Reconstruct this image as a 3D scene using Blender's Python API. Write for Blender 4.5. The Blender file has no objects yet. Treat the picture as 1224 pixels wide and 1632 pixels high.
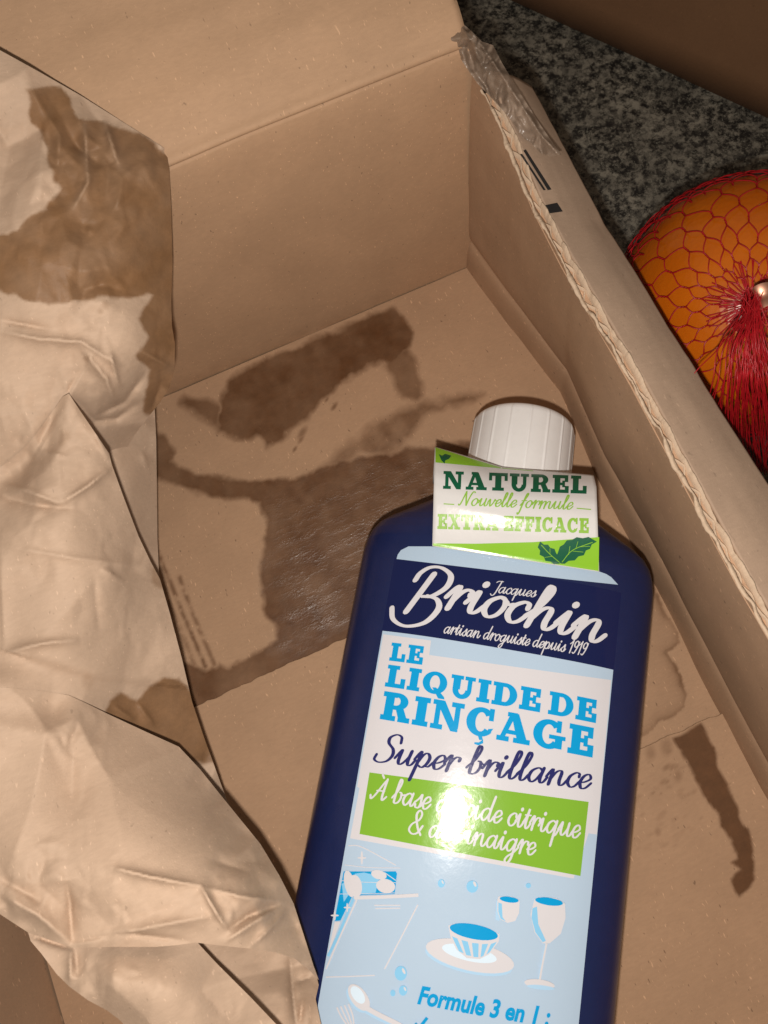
import bpy, math, random
import numpy as np
from mathutils import Vector, Matrix
from mathutils.geometry import delaunay_2d_cdt

random.seed(7)
rng = np.random.default_rng(11)
scene = bpy.context.scene
col = scene.collection
rad = math.radians

# ------------------------------------------------------------------ camera
# World: z = 0 is the inside bottom of the box, x runs along the back wall (to the right),
# y runs along the right wall (to the back); origin in the back right corner.  Metres.
F = 1226.0
CAM = np.array([-0.09365290, -0.16069529, 0.28])
RC = np.array([[0.9112180993845157, -0.40646779574015335, 0.06682444448113171],
               [-0.40847277120048325, -0.8706577629033252, 0.27405301509739804],
               [-0.05321250362338294, -0.2770180335687876, -0.9593901388568747]])

def rays(px, py):
    px = np.asarray(px, float); py = np.asarray(py, float)
    c = np.stack([(px - 612) / F, (py - 816) / F, np.ones_like(px)], -1)
    return c @ RC.T

def W(px, py, h=0.0):
    """photo pixel -> point at height h above the box bottom"""
    r = rays(px, py)
    t = (np.asarray(h, float) - CAM[2]) / r[..., 2]
    return CAM + r * t[..., None]

cam_d = bpy.data.cameras.new('camera')
cam = bpy.data.objects.new('camera', cam_d)
col.objects.link(cam)
rot = Matrix(((RC[0][0], -RC[0][1], -RC[0][2]), (RC[1][0], -RC[1][1], -RC[1][2]), (RC[2][0], -RC[2][1], -RC[2][2])))
cam.matrix_world = Matrix.Translation(Vector(CAM)) @ rot.to_4x4()
cam_d.sensor_fit = 'VERTICAL'
cam_d.sensor_height = 36
cam_d.lens = F / 1632 * 36
cam_d.clip_start = 0.005
cam_d.clip_end = 50
cam_d.dof.use_dof = True
cam_d.dof.focus_distance = 0.245
cam_d.dof.aperture_fstop = 45.0
scene.camera = cam

# ------------------------------------------------------------------ light: phone flash in a dim room
world = bpy.data.worlds.new('World')
scene.world = world
world.use_nodes = True
world.node_tree.nodes['Background'].inputs[0].default_value = (1.0, 0.86, 0.7, 1)
world.node_tree.nodes['Background'].inputs[1].default_value = 0.17
ld = bpy.data.lights.new('phone_flash', 'POINT')
ld.energy = 2.4
ld.color = (1.0, 0.93, 0.86)
ld.shadow_soft_size = 0.0028
lo = bpy.data.objects.new('phone_flash', ld)
lo.location = Vector(CAM + RC @ np.array([-0.003, 0.0155, 0.002]))
col.objects.link(lo)
scene.view_settings.view_transform = 'Standard'
scene.view_settings.look = 'None'
scene.view_settings.exposure = 0.0
scene.view_settings.gamma = 1.0
scene.view_settings.use_curve_mapping = False
scene.render.engine = 'CYCLES'
scene.cycles.max_bounces = 6
scene.cycles.transparent_max_bounces = 12

# ------------------------------------------------------------------ helpers: objects
ORG = {}
def empty(name, loc, label, cat, group=None):
    o = bpy.data.objects.new(name, None)
    o.empty_display_size = 0.02
    o.location = Vector(loc)
    col.objects.link(o)
    o['label'] = label; o['category'] = cat
    if group: o['group'] = group
    ORG[o.name] = np.array(loc, float)
    return o

def mk(name, verts, faces, mat, parent=None, smooth=True, attrs=None, label=None, cat=None, kind=None, thick=None):
    org = ORG[parent.name] if parent is not None else np.zeros(3)
    v = np.asarray(verts, float) - org
    me = bpy.data.meshes.new(name)
    me.from_pydata(v.tolist(), [], faces if isinstance(faces, list) else faces.tolist())
    if smooth:
        me.polygons.foreach_set('use_smooth', [True] * len(me.polygons))
    if attrs:
        for k, a in attrs.items():
            at = me.attributes.new(k, 'FLOAT', 'POINT')
            at.data.foreach_set('value', np.asarray(a, np.float32))
    me.update()
    o = bpy.data.objects.new(name, me)
    if isinstance(mat, (list, tuple)):
        for m in mat: me.materials.append(m)
    else:
        me.materials.append(mat)
    col.objects.link(o)
    if parent is not None: o.parent = parent
    ORG[o.name] = org
    if label: o['label'] = label
    if cat: o['category'] = cat
    if kind: o['kind'] = kind
    if thick:
        m = o.modifiers.new('thickness', 'SOLIDIFY'); m.thickness = thick; m.offset = -1
    return o

def grid_faces(nu, nv, wrap=False):
    f = []
    for j in range(nv - 1):
        for i in range(nu if wrap else nu - 1):
            i2 = (i + 1) % nu
            f.append((j * nu + i, j * nu + i2, (j + 1) * nu + i2, (j + 1) * nu + i))
    return f

def grid(fn, s, t):
    S, T = np.meshgrid(s, t)
    p = fn(S.ravel(), T.ravel())
    return p, grid_faces(len(s), len(t))

def tubes(paths, r, n=5):
    V = []; Fc = []
    for k, p in enumerate(paths):
        p = np.asarray(p, float); m = len(p)
        rr = r[k] if isinstance(r, (list, np.ndarray)) else r
        d = np.gradient(p, axis=0); d /= np.linalg.norm(d, axis=1)[:, None] + 1e-12
        a = np.cross(d, [0.31, 0.22, 0.93]); a /= np.linalg.norm(a, axis=1)[:, None] + 1e-12
        b = np.cross(d, a)
        base = len(V)
        for j in range(m):
            for q in range(n):
                w = 2 * math.pi * q / n
                V.append(p[j] + rr * (math.cos(w) * a[j] + math.sin(w) * b[j]))
        for j in range(m - 1):
            for q in range(n):
                q2 = (q + 1) % n
                Fc.append((base + j * n + q, base + j * n + q2, base + (j + 1) * n + q2, base + (j + 1) * n + q))
    return np.array(V), Fc

# ------------------------------------------------------------------ helpers: numeric noise, polygons
def vnoise(x, y, seed=0):
    xi = np.floor(x).astype(np.int64); yi = np.floor(y).astype(np.int64)
    fx = x - xi; fy = y - yi
    fx = fx * fx * (3 - 2 * fx); fy = fy * fy * (3 - 2 * fy)
    def hsh(a, b):
        h = (a * 374761393 + b * 668265263 + seed * 982451653) & 0xffffffff
        h = ((h ^ (h >> 13)) * 1274126177) & 0xffffffff
        return ((h ^ (h >> 16)) & 0xffff) / 65535.0
    v00 = hsh(xi, yi); v10 = hsh(xi + 1, yi); v01 = hsh(xi, yi + 1); v11 = hsh(xi + 1, yi + 1)
    return (v00 * (1 - fx) + v10 * fx) * (1 - fy) + (v01 * (1 - fx) + v11 * fx) * fy - 0.5

def fbm(x, y, seed=0, oct=3):
    s = 0; a = 1.0
    for k in range(oct):
        s = s + a * vnoise(x * 2 ** k, y * 2 ** k, seed + k); a *= 0.5
    return s

def seg_dist(x, y, pts, closed=False):
    P = list(pts) + ([pts[0]] if closed else [])
    best = np.full(x.shape, 1e9)
    for (ax, ay), (bx, by) in zip(P[:-1], P[1:]):
        dx, dy = bx - ax, by - ay
        L = dx * dx + dy * dy + 1e-12
        t = np.clip(((x - ax) * dx + (y - ay) * dy) / L, 0, 1)
        best = np.minimum(best, np.hypot(x - ax - t * dx, y - ay - t * dy))
    return best

def side_dist(x, y, pts):
    """signed distance to an open polyline (positive on its left in x right / y down)"""
    best = np.full(x.shape, 1e9); sg = np.zeros(x.shape)
    for (ax, ay), (bx, by) in zip(pts[:-1], pts[1:]):
        dx, dy = bx - ax, by - ay
        L = dx * dx + dy * dy + 1e-12
        t = np.clip(((x - ax) * dx + (y - ay) * dy) / L, 0, 1)
        d = np.hypot(x - ax - t * dx, y - ay - t * dy)
        c = dx * (y - ay) - dy * (x - ax)
        m = d < best
        best = np.where(m, d, best); sg = np.where(m, np.sign(c), sg)
    return -best * sg

def inside(x, y, poly):
    r = np.zeros(x.shape, bool)
    n = len(poly)
    for i in range(n):
        ax, ay = poly[i]; bx, by = poly[(i + 1) % n]
        c = ((ay > y) != (by > y))
        xx = (bx - ax) * (y - ay) / ((by - ay) if by != ay else 1e-9) + ax
        r ^= c & (x < xx)
    return r

def sdf(x, y, poly):
    d = seg_dist(x, y, poly, True)
    return np.where(inside(x, y, poly), d, -d)

def stain(x, y, poly, soft=3.0, rough=7.0, seed=3):
    jx = rough * fbm(x / 26, y / 26, seed, 4); jy = rough * fbm(x / 26 + 40, y / 26 + 9, seed + 5, 4)
    return np.clip(0.5 + sdf(x + jx, y + jy, poly) / (2 * soft), 0, 1)

def tri_noise(x, y, seed=0):
    """piecewise planar noise: linear interpolation of random heights on a warped triangle lattice"""
    wx = x + .75 * vnoise(x * .6, y * .6, seed + 31) * 2; wy = y + .75 * vnoise(x * .6 + 9, y * .6 + 4, seed + 37) * 2
    sk = (wx + wy) * .36602540378
    i = np.floor(wx + sk); j = np.floor(wy + sk)
    fx = wx + sk - i; fy = wy + sk - j
    i = i.astype(np.int64); j = j.astype(np.int64)
    def hs(a, b):
        h = (a * 374761393 + b * 668265263 + seed * 982451653) & 0xffffffff
        h = ((h ^ (h >> 13)) * 1274126177) & 0xffffffff
        return ((h ^ (h >> 16)) & 0xffff) / 65535.0 - .5
    a = hs(i, j); c = hs(i + 1, j + 1)
    lo = fx > fy
    b = np.where(lo, hs(i + 1, j), hs(i, j + 1))
    mx = np.maximum(fx, fy); mn = np.minimum(fx, fy)
    return a * (1 - mx) + b * (mx - mn) + c * mn

def rbf(ctrl):
    c = np.array(ctrl, float); n = len(c)
    xy = c[:, :2] / 400.0
    def ph(r): return np.where(r > 1e-9, r * r * np.log(r + 1e-12), 0)
    d = np.hypot(xy[:, None, 0] - xy[None, :, 0], xy[:, None, 1] - xy[None, :, 1])
    A = np.zeros((n + 3, n + 3)); A[:n, :n] = ph(d) + np.eye(n) * 1e-4
    A[:n, n] = 1; A[:n, n + 1:] = xy; A[n, :n] = 1; A[n + 1:, :n] = xy.T
    w = np.linalg.solve(A, np.r_[c[:, 2], 0, 0, 0])
    def f(x, y):
        x = x / 400.0; y = y / 400.0
        s = w[n] + w[n + 1] * x + w[n + 2] * y
        for i in range(n):
            s = s + w[i] * ph(np.hypot(x - xy[i, 0], y - xy[i, 1]))
        return s
    return f

def densify(poly, step):
    out = []
    for (ax, ay), (bx, by) in zip(poly, poly[1:] + poly[:1]):
        k = max(1, int(math.hypot(bx - ax, by - ay) / step))
        for i in range(k):
            out.append((ax + (bx - ax) * i / k, ay + (by - ay) * i / k))
    return out

def smooth_poly(p, it=1):
    for _ in range(it):
        q = []
        for (a, b) in zip(p, p[1:] + p[:1]):
            q += [(a[0] * .75 + b[0] * .25, a[1] * .75 + b[1] * .25), (a[0] * .25 + b[0] * .75, a[1] * .25 + b[1] * .75)]
        p = q
    return p

def tri_patch(poly, step=7, sub=1):
    """triangulate the inside of a polygon (photo pixel units) with even points"""
    b = densify(poly, step)
    xs = [p[0] for p in poly]; ys = [p[1] for p in poly]
    gx, gy = np.meshgrid(np.arange(min(xs), max(xs), step), np.arange(min(ys), max(ys), step * .87))
    gx = gx + (np.arange(gx.shape[0]) % 2)[:, None] * step / 2
    gx = gx.ravel() + rng.uniform(-.12, .12, gx.size) * step; gy = gy.ravel() + rng.uniform(-.12, .12, gy.size) * step
    keep = sdf(gx, gy, poly) > step * .55
    pts = [Vector(p) for p in b] + [Vector(p) for p in zip(gx[keep], gy[keep])]
    nb = len(b)
    r = delaunay_2d_cdt(pts, [(i, (i + 1) % nb) for i in range(nb)], [], 1, 1e-4)
    v = np.array([(p[0], p[1]) for p in r[0]]); f = np.array([list(t) for t in r[2]], int)
    for _ in range(sub):
        e = np.sort(np.concatenate([f[:, [0, 1]], f[:, [1, 2]], f[:, [2, 0]]]), 1)
        u, inv = np.unique(e, axis=0, return_inverse=True); inv = inv.ravel()
        mid = v[u].mean(1); nf = len(f); n0 = len(v)
        a, bb, c = inv[:nf] + n0, inv[nf:2 * nf] + n0, inv[2 * nf:] + n0
        f = np.concatenate([np.stack([f[:, 0], a, c], 1), np.stack([a, f[:, 1], bb], 1), np.stack([c, bb, f[:, 2]], 1), np.stack([a, bb, c], 1)])
        v = np.concatenate([v, mid])
    return v, f

# ------------------------------------------------------------------ helpers: materials
def new_mat(name):
    m = bpy.data.materials.new(name); m.use_nodes = True
    nt = m.node_tree
    return m, nt, nt.nodes['Principled BSDF']

class NB:
    def __init__(s, nt): s.nt = nt
    def n(s, t, **kw):
        nd = s.nt.nodes.new(t)
        for k, v in kw.items():
            if k.startswith('i_'): nd.inputs[int(k[2:]) if k[2:].isdigit() else k[2:].replace('_', ' ')].default_value = v
            else: setattr(nd, k, v)
        return nd
    def l(s, a, b): s.nt.links.new(a, b)
    def noise(s, co, scale, detail=3, rough=.55):
        nd = s.n('ShaderNodeTexNoise'); nd.inputs['Scale'].default_value = scale; nd.inputs['Detail'].default_value = detail
        nd.inputs['Roughness'].default_value = rough
        s.l(co, nd.inputs['Vector']); return nd.outputs['Fac']
    def ramp(s, fac, a, b, ca=(0, 0, 0, 1), cb=(1, 1, 1, 1)):
        nd = s.n('ShaderNodeValToRGB'); nd.color_ramp.elements[0].position = a; nd.color_ramp.elements[1].position = b
        nd.color_ramp.elements[0].color = ca; nd.color_ramp.elements[1].color = cb
        s.l(fac, nd.inputs[0]); return nd.outputs[0]
    def mix(s, fac, a, b, mode='MIX'):
        nd = s.n('ShaderNodeMix', data_type='RGBA', blend_type=mode)
        if isinstance(fac, (int, float)): nd.inputs[0].default_value = fac
        else: s.l(fac, nd.inputs[0])
        for i, c in ((6, a), (7, b)):
            if isinstance(c, tuple): nd.inputs[i].default_value = c if len(c) == 4 else c + (1,)
            else: s.l(c, nd.inputs[i])
        return nd.outputs[2]
    def math(s, op, a, b=0.0, clamp=False):
        nd = s.n('ShaderNodeMath', operation=op, use_clamp=clamp)
        for i, c in ((0, a), (1, b)):
            if isinstance(c, (int, float)): nd.inputs[i].default_value = c
            else: s.l(c, nd.inputs[i])
        return nd.outputs[0]
    def mapping(s, co, scale=(1, 1, 1), rot=(0, 0, 0)):
        nd = s.n('ShaderNodeMapping'); nd.inputs['Scale'].default_value = scale; nd.inputs['Rotation'].default_value = rot
        s.l(co, nd.inputs['Vector']); return nd.outputs[0]
    def attr(s, name): return s.n('ShaderNodeAttribute', attribute_name=name).outputs['Fac']

def paper_board(name, dry, wet, rough=.72, speck=1.0, flute=None, bump=.25, wrinkle=0.0, gloss=.35):
    """cardboard / kraft paper: fibres, light and dark specks, water stains from the 'wet' and 'pool' attributes"""
    m, nt, b = new_mat(name); N = NB(nt)
    co = N.n('ShaderNodeTexCoord').outputs['Object']
    big = N.noise(co, 34, 5, .65)
    c1 = N.mix(N.ramp(big, .3, .75), tuple(x * .90 for x in dry), tuple(min(1, x * 1.07) for x in dry))
    fib = N.noise(N.mapping(co, (420, 1300, 800), (0, 0, .5)), 1.0, 4)
    c2 = N.mix(N.math('MULTIPLY', N.ramp(fib, .35, .7), .22), c1, tuple(x * .66 for x in dry))
    fb2 = N.noise(N.mapping(co, (1500, 420, 900), (.3, .4, .9)), 1.0, 1)
    c3 = N.mix(N.math('MULTIPLY', N.ramp(fb2, .70, .77), .75 * speck), c2, tuple(min(1, x * 1.55) for x in dry))
    fb3 = N.noise(N.mapping(co, (950, 430, 600), (.5, .2, 2.1)), 1.0, 1)
    c4 = N.mix(N.math('MULTIPLY', N.ramp(fb3, .74, .79), .8 * speck), c3, tuple(x * .45 for x in dry))
    at = N.attr('wet')
    wetn = N.noise(co, 240, 4)
    wc = N.mix(N.ramp(wetn, .3, .7), tuple(x * .86 for x in wet), tuple(x * 1.12 for x in wet))
    wc = N.mix(N.math('MULTIPLY', N.ramp(fib, .35, .7), .25), wc, tuple(x * .7 for x in wet))
    c5 = N.mix(at, c4, wc)
    N.l(c5, b.inputs['Base Color'])
    pool = N.attr('pool')
    pn = N.noise(N.mapping(co, (75, 230, 60)), 1.0, 5, .65)
    pf = N.math('MULTIPLY', pool, N.ramp(pn, .46, .68))
    r = N.math('SUBTRACT', N.math('SUBTRACT', rough, N.math('MULTIPLY', at, .12)), N.math('ADD', N.math('MULTIPLY', pf, .22), N.math('MULTIPLY', pool, .16)))
    N.l(r, b.inputs['Roughness'])
    N.l(N.math('ADD', N.math('ADD', N.math('MULTIPLY', pf, .35), N.math('MULTIPLY', pool, .15)), gloss), b.inputs['Specular IOR Level'])
    # relief
    fine = N.noise(co, 2300, 3)
    hgt = N.math('MULTIPLY', fine, .00005)
    hgt = N.math('ADD', hgt, N.math('MULTIPLY', fib, .00003))
    if wrinkle:
        wr = N.noise(co, 60, 5, .6)
        hgt = N.math('ADD', hgt, N.math('MULTIPLY', wr, wrinkle))
    if flute:
        ax, pitch, amp = flute
        wv = N.n('ShaderNodeTexWave', wave_type='BANDS', bands_direction=ax, wave_profile='SIN')
        wv.inputs['Scale'].default_value = 0.314159 / pitch if False else 1.0 / pitch / 3.1831
        wv.inputs['Distortion'].default_value = .6; wv.inputs['Detail'].default_value = 1
        wv.inputs['Detail Scale'].default_value = .4
        N.l(co, wv.inputs['Vector'])
        hgt = N.math('ADD', hgt, N.math('MULTIPLY', wv.outputs['Fac'], amp))
    pb = N.noise(co, 1200, 3)
    hgt = N.math('ADD', hgt, N.math('MULTIPLY', N.math('MULTIPLY', N.math('ADD', pf, N.math('MULTIPLY', pool, .35)), pb), .00020))
    bp = N.n('ShaderNodeBump'); bp.inputs['Strength'].default_value = 1.0; bp.inputs['Distance'].default_value = 1.0 * bump / .25
    N.l(hgt, bp.inputs['Height']); N.l(bp.outputs[0], b.inputs['Normal'])
    return m

def plain(name, c, rough=.5, metal=0, spec=.5, var=.06, scale=300, bump=0.0, bscale=800, coat=0):
    m, nt, b = new_mat(name); N = NB(nt)
    co = N.n('ShaderNodeTexCoord').outputs['Object']
    k = N.ramp(N.noise(co, scale, 3), .3, .7)
    N.l(N.mix(k, tuple(x * (1 - var) for x in c), tuple(min(1, x * (1 + var)) for x in c)), b.inputs['Base Color'])
    rn = N.math('ADD', N.math('MULTIPLY', N.noise(co, scale * .6, 3), .12), rough - .06)
    N.l(rn, b.inputs['Roughness'])
    b.inputs['Metallic'].default_value = metal
    b.inputs['Specular IOR Level'].default_value = spec
    b.inputs['Coat Weight'].default_value = coat
    b.inputs['Coat Roughness'].default_value = .12
    if bump:
        bp = N.n('ShaderNodeBump'); bp.inputs['Distance'].default_value = bump
        N.l(N.noise(co, bscale, 3), bp.inputs['Height']); N.l(bp.outputs[0], b.inputs['Normal'])
    return m

BOARD = (.43, .268, .163); BOARDWET = (.112, .048, .019)
M_floor = paper_board('box_floor_board', BOARD, BOARDWET, flute=('Y', .0062, .000012), rough=.74, gloss=.16)
M_wallx = paper_board('box_wall_board', (.43, .265, .157), BOARDWET, flute=('X', .0070, .000015))
M_wally = paper_board('box_side_board', (.415, .26, .16), BOARDWET, flute=('Y', .0070, .00003))
M_flap = paper_board('box_flap_board', (.44, .275, .165), BOARDWET, speck=.8)
M_strip = paper_board('box_outer_board', (.36, .25, .175), BOARDWET, speck=.5)
M_torn = paper_board('torn_board_edge', (.52, .385, .27), BOARDWET, speck=.4, bump=.6)
M_paper = paper_board('kraft_paper', (.465, .332, .236), (.20, .105, .048), rough=.68, speck=.5, wrinkle=.00025, gloss=.25)
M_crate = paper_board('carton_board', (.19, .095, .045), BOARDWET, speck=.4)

# ------------------------------------------------------------------ countertop (granite) and second carton
def granite():
    m, nt, b = new_mat('speckled_granite'); N = NB(nt)
    co = N.n('ShaderNodeTexCoord').outputs['Object']
    a = N.noise(co, 250, 8, .82)
    base = N.ramp(a, .44, .57, (.008, .0075, .0065, 1), (.27, .245, .195, 1))
    v = N.n('ShaderNodeTexVoronoi'); v.inputs['Scale'].default_value = 420; N.l(co, v.inputs['Vector'])
    base = N.mix(N.math('MULTIPLY', N.ramp(v.outputs['Color'], .55, .8), .55), base, (.006, .006, .006))
    c = N.noise(co, 55, 3)
    base = N.mix(N.math('MULTIPLY', N.ramp(c, .42, .62), .75), base, N.mix(.5, base, (.02, .018, .016)))
    d = N.noise(co, 800, 3)
    base = N.mix(N.math('MULTIPLY', N.ramp(d, .60, .68), .6), base, (.26, .25, .2))
    N.l(base, b.inputs['Base Color'])
    b.inputs['Roughness'].default_value = .55
    bp = N.n('ShaderNodeBump'); bp.inputs['Distance'].default_value = .0003; N.l(a, bp.inputs['Height']); N.l(bp.outputs[0], b.inputs['Normal'])
    return m
cv, cf = grid(lambda s, t: np.stack([s, t, np.full_like(s, -.0055)], 1), np.linspace(-.7, .9, 5), np.linspace(-.9, .8, 5))
co_ = mk('countertop', cv, cf, granite(), smooth=False, kind='structure')
co_['label'] = 'dark speckled granite countertop under the boxes'

def board_box(name, p0, p1, depth, z0, z1, mat, parent):
    """closed carton: front face runs p0 -> p1 on the counter"""
    p0 = np.array(p0); p1 = np.array(p1); d = p1 - p0; L = np.linalg.norm(d); d /= L
    nrm = np.array([-d[1], d[0]])
    return p0, d, nrm, L
c0 = W(810, 0, -.0055)[:2]; c1 = W(1224, 190, -.0055)[:2]
dd = (c1 - c0) / np.linalg.norm(c1 - c0); nn = np.array([-dd[1], dd[0]])
if nn[0] < 0: nn = -nn
ca = c0 - dd * .10; cb = c1 + dd * .07
crate = empty('cardboard_carton', (*((ca + cb) / 2), -.0055), 'second brown cardboard carton standing on the granite behind the bag of oranges', 'box')
def vert_panel(name, a, b, z0, z1, mat, parent, ns=24, nz=12, th=.003, wob=.0008):
    def fn(s, t):
        q = a[None, :] + (b - a)[None, :] * s[:, None]
        w = wob * fbm(s * 4 + z0 * 50, t * 4, 5)
        d = (b - a) / np.linalg.norm(b - a); nr = np.array([-d[1], d[0]])
        q = q + nr[None, :] * w[:, None]
        return np.column_stack([q, z0 + (z1 - z0) * t])
    v, f = grid(fn, np.linspace(0, 1, ns), np.linspace(0, 1, nz))
    return mk(name, v, f, mat, parent, thick=th)
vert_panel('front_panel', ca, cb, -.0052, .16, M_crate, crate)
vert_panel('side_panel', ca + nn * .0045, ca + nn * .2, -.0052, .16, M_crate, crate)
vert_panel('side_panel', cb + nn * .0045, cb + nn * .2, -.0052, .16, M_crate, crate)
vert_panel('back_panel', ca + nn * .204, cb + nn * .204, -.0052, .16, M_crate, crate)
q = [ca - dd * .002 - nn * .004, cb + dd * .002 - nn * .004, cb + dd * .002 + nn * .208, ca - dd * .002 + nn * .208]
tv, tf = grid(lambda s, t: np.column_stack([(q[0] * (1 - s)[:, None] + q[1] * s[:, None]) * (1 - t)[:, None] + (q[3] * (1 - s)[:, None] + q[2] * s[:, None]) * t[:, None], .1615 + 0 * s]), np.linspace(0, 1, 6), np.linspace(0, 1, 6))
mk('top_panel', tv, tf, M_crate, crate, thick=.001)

# ------------------------------------------------------------------ the open cardboard box
XL, YN = -.238, -.345
box = empty('cardboard_box', (-.119, -.17, 0), 'open brown cardboard box with water stains on its bottom holding the bottle', 'box')

S_core = [(416, 577), (629, 488), (643, 499), (647, 522), (659, 536), (647, 561), (630, 575), (588, 584), (560, 598), (524, 632), (487, 664), (450, 701), (423, 714), (409, 701), (377, 703), (350, 692), (345, 673), (350, 644), (359, 623), (368, 605)]
S_arms = [[(286, 641), (299, 628), (327, 637), (349, 646), (352, 690), (330, 672)],
          [(611, 570), (647, 555), (665, 586), (677, 609), (677, 632), (665, 639), (643, 632), (629, 609), (611, 586)]]
S_light = [(514, 742), (551, 705), (588, 682), (652, 646), (698, 637), (743, 623), (771, 625), (752, 637), (702, 650), (679, 664), (652, 696), (638, 714), (615, 726), (597, 730), (579, 722), (545, 745)]
S_main = [(249, 689), (267, 694), (279, 714), (272, 733), (281, 744), (331, 756), (377, 765), (437, 767), (478, 760), (514, 742), (540, 735), (597, 728), (640, 716), (697, 712), (750, 705), (800, 760), (760, 900), (650, 980), (560, 1040), (304, 1150), (235, 1110), (255, 1070), (290, 1055), (327, 1067), (347, 1058), (364, 1062), (400, 1048), (423, 1032), (444, 1016), (441, 1000), (423, 989), (416, 975), (421, 934), (418, 897), (418, 861), (425, 829), (416, 806), (396, 799), (322, 788), (254, 769), (225, 740)]
S_pool = [(430, 800), (560, 735), (700, 700), (740, 720), (700, 900), (600, 985), (480, 1040), (440, 1035), (450, 1000), (430, 940)]
S_ring = [(1030, 900), (1053, 959), (1082, 1007), (1084, 1023), (1065, 1042), (1077, 1063), (1094, 1106), (1094, 1125), (1077, 1139), (1053, 1148), (1039, 1167), (1010, 1180), (900, 1200), (900, 900)]
S_right = [(1068, 1176), (1115, 1152), (1124, 1172), (1136, 1191), (1143, 1219), (1157, 1248), (1172, 1281), (1176, 1309), (1186, 1319), (1198, 1356), (1199, 1399), (1186, 1416), (1172, 1425), (1165, 1418), (1160, 1399), (1176, 1385), (1162, 1375), (1172, 1366), (1162, 1338), (1141, 1319), (1139, 1295), (1120, 1267), (1103, 1238), (1087, 1210), (1075, 1191)]

def proj(p):
    c = (np.asarray(p) - CAM) @ RC
    return 612 + F * c[:, 0] / c[:, 2], 816 + F * c[:, 1] / c[:, 2]

def back_stain(p):
    x, y = proj(np.column_stack([p[:, :2], np.zeros(len(p))]))
    w = stain(x, y, S_core, 5, 12) * .96
    for a in S_arms: w = np.maximum(w, .82 * stain(x, y, a, 6, 10))
    w = np.maximum(w, (.66 + .35 * fbm(x / 22, y / 22, 9)) * stain(x, y, S_light, 8, 11))
    main = stain(x, y, S_main, 4.5, 10)
    w = np.maximum(w, main * (.88 + .12 * np.clip((x - 380) / 120, 0, 1)))
    for line, a, wd in (([(252, 880), (290, 975), (327, 1062)], .8, 5), ([(258, 935), (285, 1000), (310, 1060)], .5, 6), ([(286, 920), (310, 985), (341, 1058)], .7, 5)):
        d = seg_dist(x, y, line)
        w = np.maximum(w, a * np.clip(1.2 - d / wd, 0, 1) * np.clip(.75 + 1.3 * fbm(x / 9, y / 9, 4), 0, 1))
    for (sx, sy, r) in ((533, 648, 4), (482, 690, 6), (480, 700, 4), (470, 716, 3), (521, 637, 2.5)):
        w = np.maximum(w, .7 * np.clip(1.4 - np.hypot(x - sx + .5 * (y - sy), (y - sy) * .6) / r, 0, 1))
    ring = sdf(x + 6 * fbm(x / 20, y / 20, 2), y + 6 * fbm(x / 20, y / 20, 8), S_ring)
    w = np.maximum(w, np.where(ring > 0, .10, 0) + .55 * np.exp(-np.abs(ring - 3) / 4.5) * np.where(ring > -2, 1, 0) * np.clip(.7 + fbm(x / 40, y / 40, 12), 0.2, 1.1) + .25 * np.exp(-np.maximum(ring, 0) / 14) * (ring > 0))
    edge = np.minimum(np.abs(sdf(x + 10 * fbm(x / 26, y / 26, 3, 4), y + 10 * fbm(x / 26 + 40, y / 26 + 9, 8, 4), S_main)), 60)
    w = w + .10 * main * np.exp(-edge / 5)
    w = w * (.90 + .22 * fbm(x / 55, y / 55, 44) + .10 * fbm(x / 14, y / 14, 45))
    pool = stain(x, y, S_pool, 30, 30)
    return np.clip(w, 0, 1), pool

def near_stain(p):
    x, y = proj(np.column_stack([p[:, :2], np.zeros(len(p))]))
    w = .93 * stain(x, y, S_right, 2.5, 7)
    r = np.random.default_rng(5)
    for _ in range(70):
        sx = r.uniform(1010, 1115); sy = r.uniform(1180, 1350); a = r.uniform(.12, .38) * (1.25 - (sy - 1180) / 190)
        rr = r.uniform(1.5, 4.5)
        if sx > 1075 + (sy - 1190) * .42: continue
        w = np.maximum(w, a * np.clip(1.5 - np.hypot((x - sx) * .8 + .5 * (y - sy), (y - sy) * .8) / rr, 0, 1))
    for sx, sy, rr in ((1060, 1190, 10), (1035, 1200, 8), (1078, 1236, 7), (1046, 1325, 5)):
        w = np.maximum(w, .33 * np.clip(1.4 - np.hypot((x - sx), (y - sy) * .7) / rr, 0, 1))
    return np.clip(w, 0, 1), np.zeros(len(p))

# bottom: the back panel, and the near panel lapped 1.5 mm over it with a stepped edge
def edge_y(x):
    return np.interp(x, [-.24, -.100, -.094, -.04, -.034, .01], [-.1182, -.1186, -.121, -.190, -.1945, -.1962])
def fn_back(s, t):
    z = .0004 * fbm(s * 40, t * 40, 3)
    return np.stack([s, t, z], 1)
v, f = grid(fn_back, np.linspace(XL, .013, 470), np.linspace(-.225, .001, 420))
w, pl = back_stain(v)
floor_back = mk('bottom_panel', v, f, M_floor, box, attrs={'wet': w, 'pool': pl}, label='stained bottom flap of the box with a dark wet patch')
def fn_near(s, t):
    y = edge_y(s) + .0006 * fbm(s * 300, s * 0, 6, 3)
    yy = YN + (y - YN) * t
    z = .0019 + .0005 * fbm(s * 30, yy * 30, 8)
    z = z - np.where(t > .9999, .0014, 0)
    return np.stack([s, yy, z], 1)
tt = np.r_[np.linspace(0, .9985, 330), .9999, 1.0]
v, f = grid(fn_near, np.linspace(XL, .006, 380), tt)
w, pl = near_stain(v)
floor_near = mk('bottom_panel', v, f, M_floor, box, attrs={'wet': w, 'pool': pl}, label='near bottom flap of the box with one dark stain')

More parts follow.
